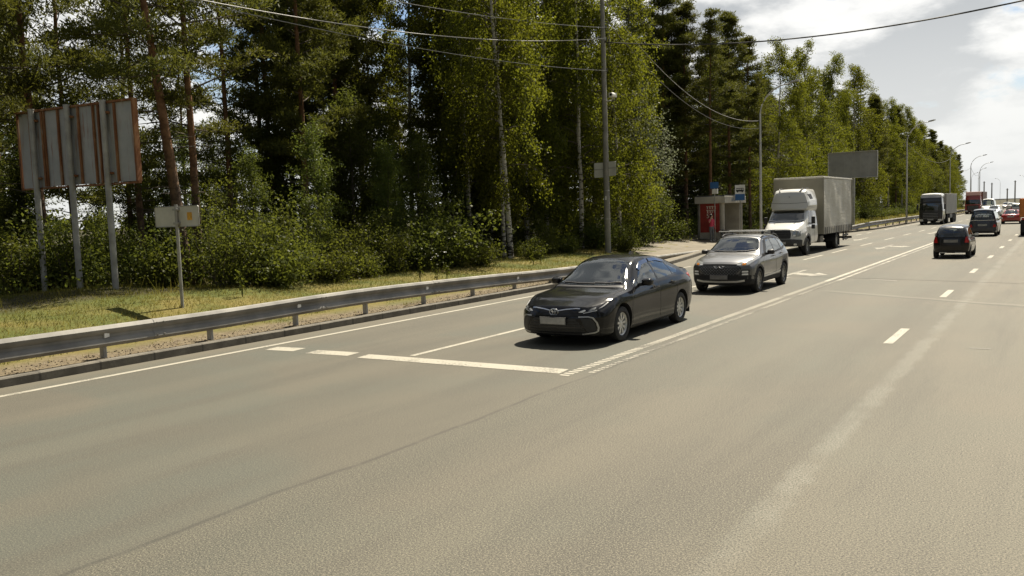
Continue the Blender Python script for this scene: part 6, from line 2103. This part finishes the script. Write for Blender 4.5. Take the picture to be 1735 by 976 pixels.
# --- forest edge running on beside the road
gB, gP, gS = 'birches of the forest edge along the road', 'pines in the dense forest', 'spruces in the dense forest'
y = 112
while y < 262:
    k = rg.choice(['birchC', 'birchB', 'spruceB', 'birchC', 'birchD', 'pineD', 'spruceA', 'birchC'])
    hts = {'birchA': 17, 'birchB': 16, 'birchC': 15, 'birchD': 14, 'spruceA': 16, 'spruceB': 14, 'pineD': 17.5}
    want = 16.8 - 3.6 * ss(100, 250, y) + rg.uniform(-1.1, .9)
    kind = 'birch' if 'birch' in k else ('spruce' if 'spruce' in k else 'pine')
    place(k, -21.3 + bend(y) * .6 + rg.uniform(-1.0, .8), y, want / hts[k], rg.uniform(0, 6.28), '%s in the forest edge beyond the grey billboard' % {'birch': 'leafy birch', 'spruce': 'dark spruce', 'pine': 'dense pine'}[kind], 'tree', {'birch': gB, 'spruce': gS, 'pine': gP}[kind])
    y += 3.4 + y * .012 + rg.uniform(-.6, .6)
# --- deeper rows
for row, (X, step, y0, y1) in enumerate(((-25.5, 4.2, 24, 230), (-30.5, 4.4, 12, 200), (-36, 4.6, 6, 130), (-43, 5.0, -2, 110), (-51, 6.0, -4, 90))):
    y = y0
    while y < y1:
        x = X + rg.uniform(-1.6, 1.6) + bend(y) * .6
        yy = y + rg.uniform(-1.2, 1.2)
        hd = math.degrees(math.atan2(-x, yy))
        thin = hd > 46.5                               # the left of the wood is open enough to see sky through
        if not (hd > 37 and not thin and rg.random() < (.35 if row < 1 else .62)) and not (thin and rg.random() < (.58 if row < 2 else .82)):
            mixk = ['pineC', 'spruceC', 'pineD', 'spruceA', 'birchB', 'pineD', 'spruceC'] if not thin else ['pineF', 'pineE', 'pineF', 'birchD', 'pineE']
            k = rg.choice(mixk)
            if hd > 37 and 'spruce' in k: k = 'pineB'
            kind = 'birch' if 'birch' in k else ('spruce' if 'spruce' in k else 'pine')
            place(k, x, yy, rg.uniform(.86, 1.0) * (1.05 if thin else 1) * (1 - .14 * ss(90, 220, yy)), rg.uniform(0, 6.28), {'birch': 'birch standing inside the dim forest', 'spruce': 'dark spruce standing inside the dim forest', 'pine': 'pine standing inside the dim forest'}[kind], 'tree', {'birch': 'birches inside the dim forest', 'spruce': gS, 'pine': gP}[kind])
        y += step + rg.uniform(-.5, .8)

# --- low growth under the trees
sl = [('shrubA', 20, 29.5, 1.0), ('shrubE', 60, 30, 1.0), ('shrubA', 115, 29, .9), ('shrubE', 165, 29.5, 1.1), ('shrubA', 215, 28.5, .9), ('shrubE', 262, 28.5, 1.0), ('shrubC', 285, 27.6, 1.0),
      ('shrubB', 372, 28.2, 1.0), ('shrubD', 395, 30.5, .95), ('shrubA', 415, 28.6, 1.0), ('shrubD', 440, 31.5, .8), ('shrubA', 455, 29.5, .9), ('shrubC', 470, 28.8, 1.1), ('shrubB', 492, 30.2, .9), ('shrubD', 545, 31.4, 1.0), ('shrubA', 528, 30.6, 1.0),
      ('shrubC', 560, 30.0, 1.0), ('shrubA', 590, 31.4, 1.0), ('shrubD', 655, 34, .85), ('shrubC', 625, 31.5, 1.0), ('shrubB', 640, 33, .8), ('shrubA', 672, 32.5, .85), ('alderB', 725, 37, .55), ('shrubE', 708, 33.6, 1.0), ('shrubE', 745, 34.6, 1.1), ('shrubC', 770, 34.6, .9),
      ('shrubC', 815, 35.4, .8), ('shrubC', 905, 38, .8), ('shrubA', 930, 41, .8), ('shrubC', 960, 41.5, .8), ('shrubE', 1005, 45, .9), ('shrubC', 1060, 45, .8), ('shrubE', 1090, 50, .9), ('shrubE', 1140, 56, .9)]
names = {'shrubA': 'round green shrub', 'shrubB': 'tall green shrub', 'shrubC': 'low green shrub', 'shrubD': 'sapling-like upright shrub', 'shrubE': 'dark shaded shrub', 'alderB': 'young alder'}
for k, px, rr, s in sl:
    rr -= 1.2 if px < 300 else 3.3 if px < 900 else 2.0
    g = names[k] + 's at the foot of the forest'
    s *= (.80 if 360 < px < 700 else 1) * (.78 + .5 * ((px * 37) % 11) / 11)
    put(k, px, rr, s, names[k] + (' at the forest foot behind the billboard posts' if px < 300 else ' at the forest foot behind the near guardrail' if px < 900 else ' under the birches near the power pole'), g + (' near billboard' if px < 300 else '' if px < 900 else ' near the power pole'), 'shrub')
for i in range(105):                                             # second line of growth, in the shade
    px = rg.uniform(-60, 1120) if i < 75 else rg.uniform(-60, 760); rr = (rg.uniform(34, 44) if i < 75 else rg.uniform(44, 60)) + max(0, (px - 700) * .03)
    k = rg.choice(['shrubE', 'shrubE', 'shrubB', 'alderB', 'alderA', 'shrubD'])
    put(k, px, rr, rg.uniform(.7, 1.0) * (.7 if k.startswith('alder') else 1), names.get(k, 'young alder') .replace('alder', 'alder tree') + ' inside the shaded wood', 'undergrowth bushes inside the wood ' + k.lower()[:-1], 'shrub')
for i in range(26):
    y = 92 + i * 5.5 + rg.uniform(-1.5, 1.5)
    k = rg.choice(['shrubA', 'shrubC', 'shrubB', 'shrubE'])
    place(k, -18.6 + bend(y) * .7 + rg.uniform(-.7, .5), y, rg.uniform(.7, 1.0), rg.uniform(0, 6.28), names[k] + ' on the verge behind the far guardrail', 'shrub', names[k] + 's behind the far guardrail')
for i in range(9):
    y = 60 + i * 3.6
    k = rg.choice(['shrubE', 'alderB', 'shrubB', 'shrubE'])
    place(k, -22.6 + rg.uniform(-.7, .7), y, rg.uniform(.7, 1.0), rg.uniform(0, 6.28), names[k] + ' in the shade behind the bus shelter and truck', 'shrub', names[k] + 's behind the shelter')
# unseen trees added beside and behind the camera; they shade and mirror in cars
for i in range(20):
    y = -34 + i * 6.4 + rg.uniform(-1.5, 1.5)
    k = rg.choice(['birchC', 'spruceC', 'pineD', 'birchC', 'spruceA'])
    place(k, 17.0 + rg.uniform(-1.2, 3.0), y, rg.uniform(.85, 1.0), rg.uniform(0, 6.28), 'unseen tree added in the row along the right-hand verge of the road', 'tree', 'unseen trees along the right-hand verge')
for i in range(9):
    place(rg.choice(['pineF', 'spruceC', 'birchC']), -22 + rg.uniform(-2, 2), -32 + i * 4.2, rg.uniform(.85, 1.0), rg.uniform(0, 6.28), 'unseen tree added at the forest edge behind the camera', 'tree', 'unseen trees of the forest edge behind the camera')
for k in list(PROTO):                                            # nothing is left standing at the origin
    if not PROTO[k][1]:
        o = PROTO[k][0]
        for c in CHILD.get(o.name, []): bpy.data.objects.remove(c)
        bpy.data.objects.remove(o)


# --- grass, weeds and fallen leaves: countless, so one object each
def blades(name, P, hgt, wid, rs, mat, lean=.35):
    n = len(P)
    az = rs.uniform(0, 6.28, n); d = np.stack([np.cos(az), np.sin(az), np.zeros(n)], 1)
    h = (hgt * rs.uniform(.45, 1.35, n))[:, None]; w_ = (wid * rs.uniform(.7, 1.4, n))[:, None]
    ln = rs.normal(size=(n, 3)) * lean; ln[:, 2] = 1
    V = np.stack([P - d * w_ / 2, P + d * w_ / 2, P + ln * h], 1).reshape(-1, 3)
    F = np.arange(3 * n).reshape(n, 3)
    return tag(raw_mesh(name, V, F, mat), kind='stuff')


def grass_mat():
    mt, t = new_mat('verge_grass')
    co = t.coord('Object')
    n = t.noise(co, .5, 4.0); n2 = t.noise(co, 5.0, 3.0)
    c = t.mix(t.ramp(n, .36, .64), (.082, .095, .017), (.165, .133, .036))
    c = t.mix(t.math('MULTIPLY', t.ramp(n2, .5, .8), .6), c, (.21, .17, .075))
    p = principled(t, c, .7, **{'Specular IOR Level': .2})
    tr = t.n('ShaderNodeBsdfTranslucent', ins={'Color': t.mix(.5, c, (.26, .24, .04))})
    t.out(t.n('ShaderNodeMixShader', ins={0: .42, 1: p.outputs[0], 2: tr.outputs[0]})); return mt


GM = grass_mat()
rs = np.random.RandomState(5)


def scatter(n, x0, x1, y0, y1, keep=None, yp=1.0):
    X = rs.uniform(x0, x1, n); Y = y0 + (y1 - y0) * rs.uniform(0, 1, n)**yp
    if keep is not None:
        k = keep(X, Y); X, Y = X[k], Y[k]
    Z = np.array([ground_z(a, b) for a, b in zip(X, Y)]) - .01
    return np.stack([X, Y, Z], 1)


def verge(X, Y):
    kx = np.array([kerb_x(b) + bend(b) for b in Y])
    d_ = kx - X
    patch_ = np.sin(X * 2.3 + np.sin(Y * .8) * 2) + np.sin(Y * 1.3 + X)
    on_pave = (Y > 31) & (Y < 71) & (d_ < 5.35 * np.clip((Y - 30) / 14, 0, 1))
    return (d_ > .62) & ~on_pave & ((d_ > 2.0) | ((d_ > .75) & (patch_ > 1.15)) | ((d_ > 1.5) & (patch_ > -.2)) | (rs.rand(len(X)) < .05))


blades('grass', scatter(95000, -26, -13.9, 3, 34, verge, 1.1), .085, .014, rs, GM, .5)
blades('grass', scatter(26000, -25, -14.5, 34, 100, verge), .12, .030, rs, GM, .45)
blades('grass', scatter(14000, -20, -13.9, 70, 230, verge), .22, .07, rs, GM, .4)
P = scatter(4200, -24.5, -19.0, 8, 62, lambda X, Y: (np.sin(X * 3 + Y * 1.7) + rs.normal(size=len(X)) * .6 > .1) & (X < -18.6 - .25 * np.maximum(0, 16 - Y)))
blades('tall_grass', P, .42, .018, rs, GM, .28)
# broad-leaved weeds and litter on the forest floor
P = scatter(5200, -34, -19.4, 4, 75, lambda X, Y: X < -19.4 - .45 * np.maximum(0, 18 - Y))
C = np.concatenate([P + np.array([0, 0, .1]) + rs.normal(size=P.shape) * np.array([.16, .16, .13]) + np.array([0, 0, .16]) for _ in range(4)])
V, F = leaves(C, .13, rs, .7, up=.3)
tag(raw_mesh('undergrowth', V, F, M['dark_leaf']), kind='stuff')
# gravel and dry litter on the dusty strip between kerb and rail
P = scatter(5200, -14.4, -13.5, 4, 34); P[:, 2] += .012
V, F = leaves(P, .035, rs, .8, up=.2)
tag(raw_mesh('gravel', V, F, simple('verge_gravel', (.155, .13, .095), .9, .4, 30.0)), kind='stuff')
# some tall weeds beside the rail
for i, (px, rr) in enumerate(((712, 26.5), (741, 27.2), (758, 27.6), (410, 23.2), (905, 33.0), (918, 33.6))):
    x, y = at(px, rr); mb = MB(); C = []
    for k in range(5):
        a = rg.uniform(0, 6.28); h = rg.uniform(.45, .95)
        mb.tube([(0, 0, -.05), (.05 * math.cos(a), .05 * math.sin(a), h * .6), (.13 * math.cos(a), .13 * math.sin(a), h)], .006, 4)
        for q in range(9):
            f = rg.uniform(.2, 1); C.append((.13 * f * math.cos(a) + rg.gauss(0, .05), .13 * f * math.sin(a) + rg.gauss(0, .05), h * f))
    rt = empty('weed', (x, y, ground_z(x, y)), 0, 'tall flowering weed beside the near guardrail', 'weed', 'tall weeds along the verge')
    mb.build('stem', M['shrub_leaf'], rt, fix=False)
    V, F = leaves(np.array(C), .09, rs, .5); raw_mesh('foliage', V, F, M['shrub_leaf'], rt)
    if i == 1:
        fl = np.array([(rg.gauss(0, .12), rg.gauss(0, .12), rg.uniform(.7, 1.0)) for _ in range(14)]); V, F = leaves(fl, .05, rs, .9, up=.6); raw_mesh('blossoms', V, F, M['lamp_white'], rt)

# --- far-off wood closing the horizon
C = []
for k in range(420):
    a = R(rg.choice([rg.uniform(-75, -6), rg.uniform(14, 100)])); d_ = rg.uniform(620, 760)
    x, y = -math.sin(a) * d_, math.cos(a) * d_
    h = rg.uniform(8, 15)
    n = 46
    u = rs.normal(size=(n, 3)); u /= np.linalg.norm(u, axis=1)[:, None]
    C.append(np.array([x, y, h * .45]) + u * np.array([5.5, 5.5, h * .5]) * rs.uniform(.3, 1, n)[:, None])
V, F = leaves(np.concatenate(C), 4.2, rs, .8)
tag(raw_mesh('far_wood', V, F, M['dark_leaf']), kind='stuff')
